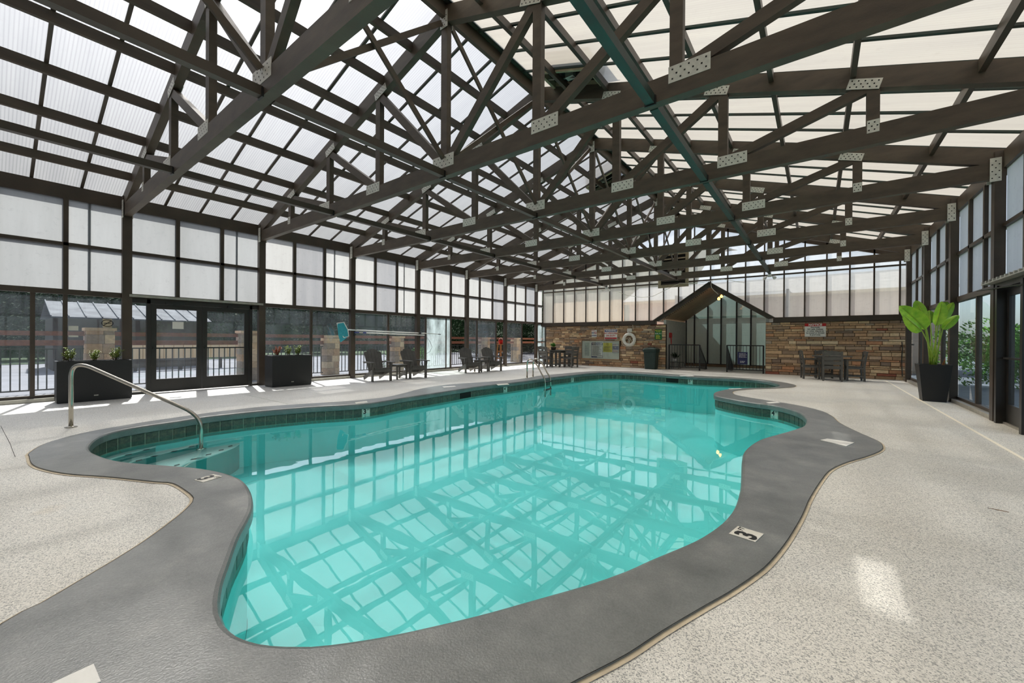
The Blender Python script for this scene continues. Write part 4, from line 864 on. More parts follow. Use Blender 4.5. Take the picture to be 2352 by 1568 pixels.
# twin flood lights at the ends of the tie beams
for a, lb_ in ((-3.24, 'white twin flood light at the left end of the beams'), (3.2, 'white twin flood light at the end of the green beam')):
    x = XC + a; fl_ = thing('flood_light', lb_, 'flood light', (x, YB - .12, 3.70), group='twin flood lights on the back wall')
    MB().lathe([(.06, -.03), (.06, 0), (.03, .012)], 14).obj('base', mt['white'], fl_, True)
    MB().box(-.05, .05, -.05, .03, -.10, -.03).obj('sensor', mt['white'], fl_)
    for e in (-1, 1):
        h = MB().tube([(e * .03, 0, -.05), (e * .11, -.02, -.10)], .02, 8); h.obj('arm', mt['white'], fl_)
        h = MB(); d = Vector((e * .5, -.6, -.55)).normalized(); p = Vector((e * .12, -.03, -.11)); h.tube([p - d * .03, p, p + d * .05, p + d * .09], [.02, .04, .055, .06], 12); h.obj('lamp_head', mt['white'], fl_, True)

# ================================================================== POOL FITTINGS
# stainless entry handrail
b0 = PZ(163, 981); dz_ = -.37; b1 = PZ(462, 1031, dz_)
hr = thing('entry_handrail', 'curved stainless handrail running down into the pool steps', 'handrail', b0)
v = b1 - b0; dirv = Vector((v.x, v.y, 0)); ln = dirv.length; dirv.normalize(); P_ = lambda s, z: dirv * s + Vector((0, 0, z))
path = [P_(0, .0), P_(0, .35), P_(0, .62)] + arcpts(P_(0, .68), P_(.0, .90), P_(.22, .80), 8)
lowz = (PX(455, 951, b1.x).z)
path += arcpts(P_(ln - .22, lowz + .09), P_(ln, lowz - .03), P_(ln, lowz - .22), 8) + [P_(ln, dz_ + .0)]
MB().tube(path, .024, 14).obj('rail', mt['steel'], hr, True)
MB().lathe([(.062, 0), (.062, .008), (.03, .016), (.027, .02)], 20, (0, 0, .0)).obj('base_flange', mt['steel'], hr, True)
MB().lathe([(.06, 0), (.06, .008), (.03, .014)], 20, (v.x, v.y, dz_ - .002)).obj('step_flange', mt['steel'], hr, True)
# ladder
la0, la1 = PZ(1209.5, 868.5), PZ(1225, 865.5); lad = thing('pool_ladder', 'stainless pool ladder with looped grab rails', 'ladder', (la0 + la1) / 2)
wv_ = (la1 - la0); wv_ = wv_.normalized() * .46
ax = Vector((wv_.y, -wv_.x, 0)).normalized(); ax = Vector((1, 0.10, 0)).normalized() if ax.x < .3 else ax
reach = .62
for e in (-.5, .5):
    o = wv_ * e; Q = lambda s, z: o + ax * s + Vector((0, 0, z))
    pth = [Q(0, 0), Q(0, .3)] + arcpts(Q(0, .42), Q(.0, .66), Q(.2, .58), 7)[0:] + [Q(.36, .40)] + arcpts(Q(reach - .12, .16), Q(reach, .02), Q(reach, -.14), 6) + [Q(reach, -.55)]
    MB().tube(pth, .024, 12).obj('rail', mt['steel'], lad, True)
    MB().lathe([(.055, 0.0), (.055, .008), (.03, .016)], 16, o).obj('base_flange', mt['steel'], lad, True)
for z in (-.10, -.34): MB().bar(wv_ * -.5 + ax * reach + Vector((0, 0, z)), wv_ * .5 + ax * reach + Vector((0, 0, z)), .09, .03, ax).obj('tread', mt['black'], lad)

# ================================================================== FURNITURE
def adirondack(label, loc, rz):
    t = thing('adirondack_chair', label, 'chair', loc, rz, 'charcoal adirondack chairs'); m = mt['plastic_dark']
    for e in (-1, 1):
        MB().box(.24, .34, e * .27 - .018, e * .27 + .018, 0, .53).obj('front_leg', m, t)
        MB().bar((.33, e * .235, .33), (-.44, e * .235, .055), .03, .11, (0, 1, 0)).obj('rear_leg', m, t)
        MB().prism([(.40, e * .24), (.43, e * .30), (.40, e * .36), (-.1, e * .345), (-.36, e * .30), (-.36, e * .24), (.0, e * .235)], 'z', .53, .555).obj('armrest', m, t)
        MB().prism([(.25, .53), (.33, .53), (.29, .33)], 'y', e * .30 - .012, e * .30 + .012).obj('arm_bracket', m, t)
    for i in range(5):
        a = i / 4; x = .335 - a * .40; z = .375 - a * .13; MB().bar((x, -.235, z), (x, .235, z), .085, .022, (1, 0, .3)).obj('seat_slat', m, t)
    MB().box(.32, .345, -.235, .235, .27, .37).obj('apron', m, t)
    for i, (o, h) in enumerate(((-2, .835), (-1, .89), (0, .91), (1, .89), (2, .835))):
        y0, y1 = o * .088, o * .104; b = Vector((-.09, 0, .20)); d = Vector((-.36, 0, .70)).normalized(); l = (h - .20) / d.z
        q = [b + Vector((0, y0 - .04, 0)), b + Vector((0, y0 + .04, 0)), b + d * (l - (.055 if o > 1 else .03 if o > 0 else .006 if o == 0 else 0)) + Vector((0, y1 + .050, 0)), b + d * (l - .004) + Vector((0, y1 + .02, 0)), b + d * (l - .004) + Vector((0, y1 - .02, 0)), b + d * (l - (.055 if o < -1 else .03 if o < 0 else .006 if o == 0 else 0)) + Vector((0, y1 - .050, 0))]
        nn = Vector((d.z, 0, -d.x)) * .02; n = 6
        MB().add(q + [p + nn for p in q], [tuple(range(n)), tuple(range(2 * n - 1, n - 1, -1))] + [(k, (k + 1) % n, n + (k + 1) % n, n + k) for k in range(n)]).obj('back_slat', m, t)
    MB().box(-.33, -.30, -.30, .30, .50, .535).obj('back_rail', m, t); MB().box(-.13, -.10, -.22, .22, .16, .22).obj('back_rail', m, t)
    return t
def mid(a, b, c_=None): return (PZ(*a) + PZ(*b)) / 2
ch = adirondack('charcoal adirondack chair nearest the second planter', (-10.22, 6.97, 0), math.radians(-12))
dup(ch, (-10.18, 8.24, 0), math.radians(-10), 'charcoal adirondack chair in front of the hanging net poles, right of the first side table')
dup(ch, (-10.24, 10.86, 0), math.radians(-22), 'charcoal adirondack chair by the open sliding door, left of the second side table')
dup(ch, (-10.22, 12.1, 0), math.radians(-20), 'charcoal adirondack chair farthest along the left wall')
def side_table(label, loc):
    t = thing('side_table', label, 'table', loc, 0, 'small side tables'); m = mt['plastic_dark']
    for i in range(4): MB().box(-.22 + i * .11 + .003, -.22 + (i + 1) * .11 - .003, -.22, .22, .425, .445).obj('top_slat', m, t)
    for ex in (-1, 1):
        for ey in (-1, 1): MB().box(ex * .17 - .02, ex * .17 + .02, ey * .17 - .02, ey * .17 + .02, 0, .425).obj('leg', m, t)
        MB().box(ex * .17 - .012, ex * .17 + .012, -.15, .15, .37, .425).obj('apron', m, t); MB().box(-.15, .15, ex * .17 - .012, ex * .17 + .012, .10, .14).obj('stretcher', m, t)
    return t
st_ = side_table('small charcoal side table between the two nearer adirondack chairs', (-10.2, 7.68, 0)); dup(st_, (-10.15, 11.42, 0), 0, 'small charcoal side table between the two farther adirondack chairs')
def dining_chair(label, loc, rz, group):
    t = thing('dining_chair', label, 'chair', loc, rz, group); m = mt['plastic_dark']
    for i in range(4): MB().box(-.2 + i * .105 + .003, -.2 + (i + 1) * .105 - .003, -.21, .21, .425, .448).obj('seat_slat', m, t)
    for e in (-1, 1):
        MB().box(.18, .23, e * .225 - .025, e * .225 + .025, 0, .63).obj('front_leg', m, t)
        MB().prism([(-.23, 0), (-.18, 0), (-.17, .45), (-.24, .92), (-.285, .92), (-.22, .45)], 'y', e * .225 - .025, e * .225 + .025).obj('rear_leg', m, t)
        MB().box(-.22, .26, e * .235 - .035, e * .235 + .035, .63, .655).obj('armrest', m, t)
        MB().box(-.19, .19, e * .225 - .012, e * .225 + .012, .13, .17).obj('stretcher', m, t); MB().box(-.19, .19, e * .225 - .014, e * .225 + .014, .37, .425).obj('seat_rail', m, t)
    MB().box(.19, .215, -.2, .2, .37, .425).obj('seat_rail', m, t); MB().box(-.205, -.18, -.2, .2, .37, .425).obj('seat_rail', m, t); MB().box(-.012, .012, -.215, .215, .13, .17).obj('stretcher', m, t)
    for z, h, x in ((.56, .11, -.205), (.69, .10, -.23)): MB().bar((x, -.2, z), (x, .2, z), .02, h, (1, 0, .15)).obj('back_slat', m, t)
    pts = [(-.2, .79), (.2, .79), (.2, .895), (.1, .925), (0, .935), (-.1, .925), (-.2, .895)]
    MB().prism(pts, 'x', -.265, -.243).obj('top_rail', m, t)
    return t
def dining_table(label, loc, w_, d_):
    t = thing('dining_table', label, 'table', loc, 0, 'charcoal dining tables'); m = mt['plastic_dark']; n = 7
    c = .16
    for i in range(n):
        x0, x1 = -w_ / 2 + w_ * i / n, -w_ / 2 + w_ * (i + 1) / n; dd = d_ / 2 - (c if i in (0, n - 1) else 0)
        MB().box(x0 + .003, x1 - .003, -dd, dd, .735, .76).obj('top_slat', m, t)
    for ex in (-1, 1):
        for ey in (-1, 1): MB().box(ex * .24 - .035, ex * .24 + .035, ey * .24 - .035, ey * .24 + .035, 0, .735).obj('leg', m, t)
        MB().box(ex * .24 - .015, ex * .24 + .015, -.21, .21, .64, .735).obj('apron', m, t); MB().box(-.21, .21, ex * .24 - .015, ex * .24 + .015, .64, .735).obj('apron', m, t)
        MB().box(-.21, .21, ex * .24 - .015, ex * .24 + .015, .09, .14).obj('stretcher', m, t)
    return t
RT = (.36, 16.55); GR = 'chairs round the right dining table'
d0 = dining_chair('charcoal dining chair with its back to the viewer, at the right table', (.37, 16.0, 0), math.radians(88), GR)
dup(d0, (-.2, 16.5, 0), math.radians(10), 'charcoal dining chair on the left side of the right table')
dup(d0, (.92, 16.5, 0), math.radians(185), 'charcoal dining chair on the right side of the right table')
dup(d0, (.16, 17.24, 0), math.radians(-90), 'charcoal dining chair between the right table and the stone wall')
dining_table('charcoal slatted dining table in front of the NOTICE sign wall', (RT[0], RT[1] + .04, 0), 1.02, .80)
LT = (-9.52, 16.0); GL = 'chairs round the left dining table'
d1 = dup(d0, (-9.74, 15.32, 0), math.radians(86), 'charcoal dining chair nearest the viewer at the left table'); d1['group'] = GL
for lc, rz, lb_ in (((-8.86, 16.04, 0), 175, 'charcoal dining chair on the right side of the left table'), ((-10.2, 16.0, 0), 8, 'charcoal dining chair at the left table beside the glazed wall'), ((-9.46, 16.72, 0), -92, 'charcoal dining chair at the left table beside the stone wall')):
    q = dup(d0, lc, math.radians(rz), lb_); q['group'] = GL
dining_table('charcoal slatted dining table in the left back corner', (*LT, 0), .80, .78)
# ------------------------------------------------------------------ plants
def leafcard(mb, p, d, l, w_, r, droop=.25, fold=.3):
    """a small pointed leaf: two folded halves"""
    d = d.normalized(); s = d.cross(Vector((0, 0, 1))); s = s.normalized() if s.length > .01 else Vector((1, 0, 0)); u = s.cross(d)
    m_ = p + d * l * .55 + u * 0; tip = p + d * l - Vector((0, 0, droop * l)); mb.add([p, m_ + s * w_ / 2 + u * fold * w_, tip, m_, m_ - s * w_ / 2 + u * fold * w_], [(0, 1, 2, 3), (0, 3, 2, 4)])
def tuft(name, label, loc, h, rad, n, mats, group=None, leafsize=.05, seed=0, stems=6, pot=None):
    r = random.Random(seed); t = thing(name, label, 'plant', loc, 0, group); z0 = 0
    if pot: MB().lathe([(pot[0] * .78, 0), (pot[0], pot[1]), (pot[0] * .9, pot[1]), (pot[0] * .85, pot[1] - .02)], 18).obj('pot', mats[2], t, True); z0 = pot[1] - .02
    tips = []
    for i in range(stems):
        a = r.uniform(0, 6.28); q = r.uniform(.2, 1) * rad; top = Vector((q * math.cos(a), q * math.sin(a), z0 + h * r.uniform(.55, 1))); base = Vector((top.x * .25, top.y * .25, z0)); tips.append((base, top))
        MB().tube([base, (base + top) / 2 + Vector((0, 0, .02)), top], [.005, .004, .003], 5).obj('stem', mats[1], t)
    lf = MB()
    for i in range(n):
        b, q = r.choice(tips); s = r.uniform(.35, 1.0); p = b.lerp(q, s); a = r.uniform(0, 6.28); leafcard(lf, p, Vector((math.cos(a), math.sin(a), r.uniform(.1, .9))), leafsize * r.uniform(.7, 1.3), leafsize * .55, r)
    tag(lf.obj('leaves', mats[0], t), kind='stuff'); return t
def box_planter(label, x0, x1, y0, y1, h, seed, plants):
    t = thing('planter_box', label, 'planter', ((x0 + x1) / 2, (y0 + y1) / 2, 0), 0, 'long black planters'); a, b = (x1 - x0) / 2, (y1 - y0) / 2; e = .03
    for q in ((-a, a, -b, -b + e), (-a, a, b - e, b), (-a, -a + e, -b + e, b - e), (a - e, a, -b + e, b - e)): MB().box(*q, .015, h).obj('side_panel', mt['planter'], t)
    MB().box(-a + .01, a - .01, -b + .01, b - .01, 0, .03).obj('base', mt['planter'], t); MB().box(-a + e, a - e, -b + e, b - e, h - .08, h - .05).obj('soil', mt['soil'], t)
    MB().box(a, a + .003, -.03, .03, .1, .12).obj('maker_plate', mt['alu'], t)
    for i, (f, hh, lb_, orange) in enumerate(plants): tuft('potted_shrub', lb_, ((x0 + x1) / 2, y0 + (y1 - y0) * f, h - .05), hh + .09, .11, 230, (mt['leafdark'] if not orange else M('dry_leaf', L(196, 110, 58), L(150, 84, 44), 20, .7), mt['bark']), 'small shrubs in the long planters', .045, seed + i, 9)
box_planter('long black planter box beside the glass double door, left of it', -11.30, -10.90, .80, 1.80, .765, 1, ((.17, .22, 'yellow-green shrub at the left end of the nearer planter', 0), (.5, .19, 'small yellow-green shrub in the middle of the nearer planter', 0), (.78, .22, 'yellow-green shrub at the right end of the nearer planter', 0)))
box_planter('long black planter box between the double door and the adirondack chairs', -11.10, -10.66, 4.30, 5.26, .78, 11, ((.2, .2, 'dry orange shrub at the left end of the farther planter', 1), (.47, .22, 'green shrub in the middle of the farther planter', 0), (.72, .24, 'green shrub at the right end of the farther planter', 0)))
tuft('table_plant', 'bushy green plant in a brown pot on the left table', (-9.72, 15.95, .76), .20, .14, 420, (M('bright_leaf', L(120, 190, 80), L(86, 150, 58), 20, .5), mt['leafdark'], mt['bark']), None, .07, 31, 12, (.13, .13))
tuft('table_plant', 'pale small plant in a low pot on the right table', (.26, 16.66, .76), .09, .10, 200, (M('pale_leaf', L(206, 206, 160), L(150, 166, 104), 20, .5), mt['leafdark'], mt['tanframe']), None, .05, 41, 9, (.08, .06))
# tapered planter with the bird-of-paradise plant
tp = thing('tapered_planter', 'tall tapered black planter by the right wall', 'planter', (1.90, 11.90, 0)); b_, t_, h = .17, .24, .755
q = MB(); q.add([(-b_, -b_, 0), (b_, -b_, 0), (b_, b_, 0), (-b_, b_, 0), (-t_, -t_, h), (t_, -t_, h), (t_, t_, h), (-t_, t_, h), (-t_ + .025, -t_ + .025, h), (t_ - .025, -t_ + .025, h), (t_ - .025, t_ - .025, h), (-t_ + .025, t_ - .025, h), (-t_ + .04, -t_ + .04, h - .06), (t_ - .04, -t_ + .04, h - .06), (t_ - .04, t_ - .04, h - .06), (-t_ + .04, t_ - .04, h - .06)],
    [(0, 3, 2, 1)] + [(a + i, a + (i + 1) % 4, a + 4 + (i + 1) % 4, a + 4 + i) for a in (0, 4, 8) for i in range(4)]); q.obj('body', mt['planter'], tp)
MB().quad((-t_ + .04, -t_ + .04, h - .05), (t_ - .04, -t_ + .04, h - .05), (t_ - .04, t_ - .04, h - .05), (-t_ + .04, t_ - .04, h - .05)).obj('soil', mt['soil'], tp)
bp = thing('bird_of_paradise', 'lush bird-of-paradise plant with broad green leaves in the tapered planter', 'plant', (1.90, 11.90, h - .05))
def paddle(tip_px, mid_px, base_px, Yb_, Ym, Yt, wid, seed, fold=.25):
    """petiole from the soil to base_px, then a broad leaf over mid_px to tip_px (depths per point)"""
    Yb_, Ym, Yt = Yb_ * .972, Ym * .972, Yt * .972; o = Vector((1.90, 11.90, h - .05)); r = random.Random(seed); B = PY(*base_px, Yb_) - o; Mi = PY(*mid_px, Ym) - o; T = PY(*tip_px, Yt) - o
    root = Vector((r.uniform(-.05, .07), r.uniform(-.05, .05), 0)); pm = root.lerp(B, .5) + Vector((.02, 0, .04)); pth = arcpts(root, pm, B, 8)
    pet = MB().tube(pth, [.017 - .009 * i / 8 for i in range(9)], 8).obj('petiole', mt['leafstem'], bp, True)
    mp = [B * (1 - t) ** 2 + (Mi * 2 - (B + T) / 2) * 2 * t * (1 - t) + T * t * t for t in [i / 12 for i in range(13)]]
    tw = r.uniform(-.7, .7); fold = .45; mb = MB(); view = (o + Mi - CAM).normalized(); vs = []; fs = []
    for i, p in enumerate(mp):
        t = i / 12; d = (mp[min(i + 1, 12)] - mp[max(i - 1, 0)]).normalized(); s = d.cross(view).normalized(); up = s.cross(d); s = (s * math.cos(tw) + up * math.sin(tw)); up = s.cross(d)
        wd = 1.08 * wid * (math.sin(math.pi * min(1, t * .93 + .06)) ** .6) * (1 - .25 * t) if 0 < i < 12 else .006
        for j in (-1, -.6, 0, .6, 1): vs.append(p + s * wd * .5 * j + up * (abs(j) * fold * wd * .5 + r.uniform(-.006, .006) * abs(j)))
    for i in range(12):
        for j in range(4): a = i * 5 + j; fs.append((a, a + 1, a + 6, a + 5))
    mb.add(vs, fs); lf = mb.obj('leaf', mt['leaf'], bp, True)
    MB().tube([p - Vector((0, .004, 0)) for p in mp[:-1]], [.009 - .0006 * i for i in range(12)], 6).obj('midrib', mt['leafstem'], lf, True)
mt['leafstem'] = M('leaf_stem', L(176, 200, 80), L(136, 170, 54), 10, .5)
mt['leaf'] = M('banana_leaf', L(176, 214, 66), L(120, 182, 44), 9, .4, stretch=(1, 1, 1), rnd=.75)
for a in (((2066, 702), (2098, 730), (2125, 757), 11.6, 11.5, 11.4, .33, 1), ((2073, 722), (2100, 745), (2118, 760), 11.55, 11.4, 11.3, .24, 2), ((2103, 690), (2112, 706), (2122, 724), 11.95, 12.0, 12.0, .20, 3), ((2134, 712), (2136, 724), (2137, 742), 12.05, 12.1, 12.15, .18, 4), ((2163, 692), (2158, 718), (2149, 748), 11.7, 11.65, 11.6, .22, 5), ((2190, 694), (2176, 715), (2160, 742), 11.8, 11.85, 11.85, .17, 6), ((2203, 724), (2184, 737), (2165, 757), 11.7, 11.7, 11.7, .17, 7), ((2180, 696), (2168, 705), (2157, 730), 12.05, 12.1, 12.15, .15, 8)): paddle(a[0], a[1], a[2], a[3], a[4], a[5], a[6], a[7])
dry = MB().prism([(-.02, 0), (.03, 0), (.045, .2), (.02, .13)], 'y', -.004, .004); dry.obj('dry_sheath', M('dry_sheath', L(176, 112, 56), L(140, 84, 40), 15, .8), bp, loc=(.13, -.02, .0))
# ------------------------------------------------------------------ bin
c = (PZ(1480, 847) + PZ(1508, 848)) / 2; bn = thing('trash_can', 'dark green lidded trash can in front of the stone wall', 'trash can', (c.x, c.y + .1, 0))
def rsq(r, z, n=5, k=.3):
    out = []
    for qx, qy, a0 in ((1, 1, 0), (-1, 1, 90), (-1, -1, 180), (1, -1, 270)):
        for i in range(n): a = math.radians(a0 + 90 * i / (n - 1)); out.append((qx * r * (1 - k) + r * k * math.cos(a), qy * r * (1 - k) + r * k * math.sin(a), z))
    return out
def loft(mb, secs):
    n = len(secs[0]); mb.add([p for s in secs for p in s], [(i * n + k, i * n + (k + 1) % n, (i + 1) * n + (k + 1) % n, (i + 1) * n + k) for i in range(len(secs) - 1) for k in range(n)] + [tuple(reversed(range(n))), tuple(range((len(secs) - 1) * n, len(secs) * n))])
mb = MB(); loft(mb, [rsq(.215, 0), rsq(.225, .03), rsq(.26, .70), rsq(.262, .72), rsq(.282, .725), rsq(.282, .76)]); mb.obj('body', mt['bin'], bn)
mb = MB(); loft(mb, [rsq(.292, .75), rsq(.295, .83), rsq(.28, .87), rsq(.20, .905), rsq(.15, .915)]); lid = mb.obj('lid', mt['bin'], bn)
MB().box(-.13, .13, -.06, .06, .912, .935).obj('flap', mt['bin'], lid); MB().box(-.292, .292, -.297, -.285, .80, .83).obj('rim', mt['bin'], lid)
# ------------------------------------------------------------------ skimmer net and poles on the left wall
Xp = XC - 6.66
sk = thing('skimmer_net', 'long pole with a teal leaf net hung along the left wall', 'skimmer net', PX(800, 757, Xp)); o = sk.location.copy()
a, b = PX(800, 757, Xp) - o, PX(970, 765, Xp) - o; e = PX(1012, 767.5, Xp) - o
MB().tube([a, b], .017, 10).obj('pole', mt['white'], sk, True); MB().tube([b, b.lerp(e, .85)], .011, 8).obj('inner_pole', mt['alu'], sk, True); MB().tube([b.lerp(e, .85), e], .014, 8).obj('grip', mt['black'], sk)
MB().tube([b.lerp(a, .06), b.lerp(a, .02)], .022, 10).obj('clamp', mt['black'], sk)
rim = [PX(u, q, Xp + dx) - o for u, q, dx in ((774, 742, .05), (790, 740, .12), (799, 757, .14), (801, 772, .12), (790, 775, .08), (777, 757, .0), (774, 742, .05))]
MB().tube(rim, .014, 8).obj('net_rim', mt['white'], sk, True); MB().tube([a, rim[2]], .012, 8).obj('handle_socket', mt['white'], sk)
bot = PX(782, 786, Xp + .02) - o; nb2 = PX(777, 775, Xp) - o
mb = MB(); n = 6; cc = sum(rim[:-1], Vector()) / 6; low = [p.lerp(bot, .55) + Vector((0, -.02, -.02)) for p in rim[:-1]]
mb.add(rim[:-1] + low + [bot], [(i, (i + 1) % 6, 6 + (i + 1) % 6, 6 + i) for i in range(6)] + [(6 + i, 6 + (i + 1) % 6, 12) for i in range(6)]); mb.obj('net_bag', mt['canvas_teal'], sk)
p2 = thing('pool_pole', 'shorter white telescopic pole hung below the net pole', 'pole', PX(815, 763, Xp)); o = p2.location.copy(); a, b = Vector(), PX(975, 769.5, Xp) - o
MB().tube([a.lerp(b, .12), b], .017, 10).obj('tube', mt['white'], p2, True); MB().tube([a, a.lerp(b, .05)], .02, 10).obj('blue_clip', mt['blue'], p2); MB().tube([a.lerp(b, .1), a.lerp(b, .14)], .022, 10).obj('blue_collar', mt['blue'], p2); MB().tube([a.lerp(b, .05), a.lerp(b, .1)], .015, 8).obj('tip', mt['alu'], p2)
for k in (2, 3):
    y = TY(k); hk = thing('pole_hook', 'small hook on the %s post carrying the net poles' % ('left' if k == 2 else 'right'), 'hook', (XC - 6.73, y, 1.36 if k == 2 else 1.33)); MB().box(0, .02, -.02, .02, -.06, .12).obj('plate', mt['black'], hk); MB().tube([(.01, 0, -.03), (.09, 0, -.03), (.1, 0, .0)], .008, 6).obj('prong', mt['black'], hk)
hz = MB().tube([PX(u, v, XC - 6.72) for u, v in ((973, 770), (982, 776), (989, 787), (992, 797), (988, 807), (981, 811), (978, 811))], .006, 6); hz.tube([PX(u, v, XC - 6.72) for u, v in ((976, 770), (982, 780), (984, 792), (982, 803))], .005, 6); tag(hz.obj('hanging_cable', mt['black']), 'thin black looped cable hanging by the hazy sliding door', 'cable')
# plant stand in the recess
p = PY(1547, 838, YB + .5); ps = thing('plant_stand', 'black metal plant stand in the recess behind the left railing', 'stand', (p.x + .1, p.y, 0))
for e in ((-.15, -.12), (.15, -.12), (-.15, .12), (.15, .12)): MB().tube([(e[0], e[1], 0), (e[0] * .8, e[1] * .8, .28)], .012, 6).obj('leg', mt['black'], ps)
MB().box(-.2, .2, -.14, .14, .28, .30).obj('shelf', mt['black'], ps); MB().tube(arcpts((.2, 0, .29), (.42, 0, .30), (.34, 0, .12), 8), .012, 6).obj('scroll', mt['black'], ps)
tuft('recess_plant', 'dark leafy plant in a white pot on the black stand', (p.x + .05, p.y, .30), .3, .2, 260, (mt['treeleaf'], mt['bark'], mt['white']), None, .08, 77, 9, (.08, .14))

# ================================================================== OUTSIDE
gr = MB(); gr.box(-60, X0 + .0, -40, 70, -.25, -.03); gr.box(X1, 50, -40, 70, -.25, -.03); gr.box(X0, X1, YB + 3.95, 70, -.25, -.03); gr.box(X0, X1, -40, YF - .05, -.25, -.03)
ground = tag(gr.obj('ground', mt['pavement']), 'pale paving outside the pool hall', 'ground', kind='structure')
MB().box(X0 - .9, X0 - .01, -6, 30, -.029, -.015).obj('gravel_strip', mt['gravel'], ground)
MB().box(-60, -28.5, -40, 70, -.03, -.01).obj('grass_bank', M('lawn', L(58, 84, 36), L(38, 62, 26), 3, .9), ground)
MB().box(9, 50, -40, 70, -.03, -.02).obj('lawn', M('lawn_right', L(62, 92, 40), L(40, 66, 28), 3, .9), ground)
XF = -13.5
def pillar(label, x, y, w_=.42, h_=1.42, seed=0):
    t = thing('stone_pillar', label, 'pillar', (x, y, -.03), 0, 'stone fence pillars'); r = random.Random(seed); z = 0; i = 0
    cols_ = [stone_m[k] for k in (2, 4, 6, 8, 10)]
    while z < h_ - .08:
        hh = r.uniform(.16, .24); hh = min(hh, h_ - .07 - z); s = r.uniform(.35, .65)
        for a0, a1 in ((-w_ / 2, -w_ / 2 + w_ * s), (-w_ / 2 + w_ * s, w_ / 2)):
            e = r.uniform(0, .012); MB().box(-w_ / 2 - e, w_ / 2 + e, a0 + .004 - (e if a0 < -w_ / 2 + .01 else 0), a1 - .004 + (e if a1 > w_ / 2 - .01 else 0), z + .003, z + hh - .003).obj('stone', cols_[r.randrange(5)], t)
        z += hh
    MB().box(-w_ / 2 - .03, w_ / 2 + .03, -w_ / 2 - .03, w_ / 2 + .03, h_ - .07, h_).obj('cap', stone_m[4], t); return t
pil = [(1.66, 'behind the nearer planter', .46), (4.75, 'seen through the right leaf of the double door', .42), (7.3, 'left of the adirondack chairs', .44), (10.05, 'behind the second adirondack chair', .44), (PX(1112, 790, -13.5).y, 'behind the farther adirondack chairs', .42), (PX(1185, 790, -13.5).y, 'beyond the farthest open sliding door', .42)]
for i, (y, lb_, w_) in enumerate(pil): pillar('tan stone fence pillar ' + lb_, XF, y, w_, 1.46 if i < 2 else 1.36, i)
bal = MB().box(-.011, .011, -.011, .011, .09, .98).mesh('picket', mt['black'])
ys = [-2.6] + [p[0] for p in pil] + [21.4]
where = ['left of the first stone pillar', 'behind the nearer planter and the door', 'behind the farther planter', 'behind the nearer adirondack chairs', 'behind the hazy sliding door', 'behind the farther adirondack chairs', 'at the far end']
for i, (ya, yb) in enumerate(zip(ys, ys[1:])):
    fe = thing('fence_span', 'fence span of red wooden rails over black pickets ' + where[i], 'fence', (XF, (ya + yb) / 2, -.03), 0, 'fence spans along the outside terrace'); l = (yb - ya) / 2 - .25; l = max(l, .3)
    for z0, z1, m_, tt in ((1.27, 1.37, 'wood', .05), (1.05, 1.17, 'wood', .03), (.96, .99, 'black', .014), (.07, .10, 'black', .014)): MB().box(-tt, tt, -l, l, z0, z1).obj('rail', mt[m_], fe)
    n = int(2 * l / .125)
    for j in range(n): place('picket', bal, fe, (0, -l + (j + .5) * 2 * l / n, 0))
# pavilion with a ribbed metal roof
pv = thing('pavilion', 'low pavilion with a shiny ribbed metal roof beyond the fence', 'building', (-22, 3.2, -.03)); a, b = -1.75, 3.0
MB().box(-3.5, -.3, a + .1, b - .1, 0, 1.95).obj('wall', mt['darkwall'], pv)
for j in range(11):
    y0_, y1_ = a + (b - a) * j / 11, a + (b - a) * (j + 1) / 11; MB().add([(.4, y0_ + .01, 1.98), (.4, y1_ - .01, 1.98), (-1.9, y1_ - .01, 2.66), (-1.9, y0_ + .01, 2.66), (.4, y0_ + .01, 1.95), (.4, y1_ - .01, 1.95), (-1.9, y1_ - .01, 2.63), (-1.9, y0_ + .01, 2.63)], [(0, 1, 2, 3), (7, 6, 5, 4), (0, 4, 5, 1), (2, 6, 7, 3), (1, 5, 6, 2), (3, 7, 4, 0)]).obj('roof_sheet', mt['metalroof'], pv)
    MB().bar((.4, y0_, 2.0), (-1.9, y0_, 2.68), .03, .05).obj('roof_rib', mt['metalroof'], pv)
MB().add([(-1.9, a, 2.66), (-1.9, b, 2.66), (-4.2, b, 1.98), (-4.2, a, 1.98)], [(0, 1, 2, 3)]).obj('rear_roof', mt['metalroof'], pv)
bw = thing('boarded_wall', 'low cream boarded wall across the road', 'wall', (-20, 5.4, -.03))
for j in range(14): MB().box(-.02, .02, -2.1 + j * .3 + .01, -2.1 + (j + 1) * .3 - .01, .45, 1.0).obj('board', mt['cream'], bw)
for j in range(4): MB().box(-.06, -.02, -2.0 + j * 1.33 - .05, -2.0 + j * 1.33 + .05, 0, 1.05).obj('post', mt['darkwall'], bw)
# neighbouring building behind the back gable: lap siding
nbg = thing('neighbour_building', 'neighbouring building with pink lap siding behind the gable', 'building', (XC, YB + 4.5, -.03)); Yn = 0
sd = MB()
for i in range(27): z = .1 + i * .12; sd.add([(-3.9, -.02, z), (8.5, -.02, z), (8.5, .0, z + .12), (-3.9, .0, z + .12), (-3.9, .0, z), (8.5, .0, z)], [(0, 1, 2, 3), (0, 4, 5, 1)])
tag(sd.obj('lap_siding', mt['siding'], nbg), kind='stuff')
MB().box(-3.9, 8.5, .01, 5, 0, 3.3).obj('wall_core', mt['siding'], nbg)
MB().box(-4.2, 8.8, -.35, -.05, 3.3, 3.42).obj('eave', mt['cream'], nbg); MB().prism([(-.35, 3.42), (5.2, 3.42), (2.4, 4.5)], 'x', -4.2, 8.8).obj('roof', M('shingle_grey', L(150, 152, 150), L(128, 130, 128), 4, .9), nbg)
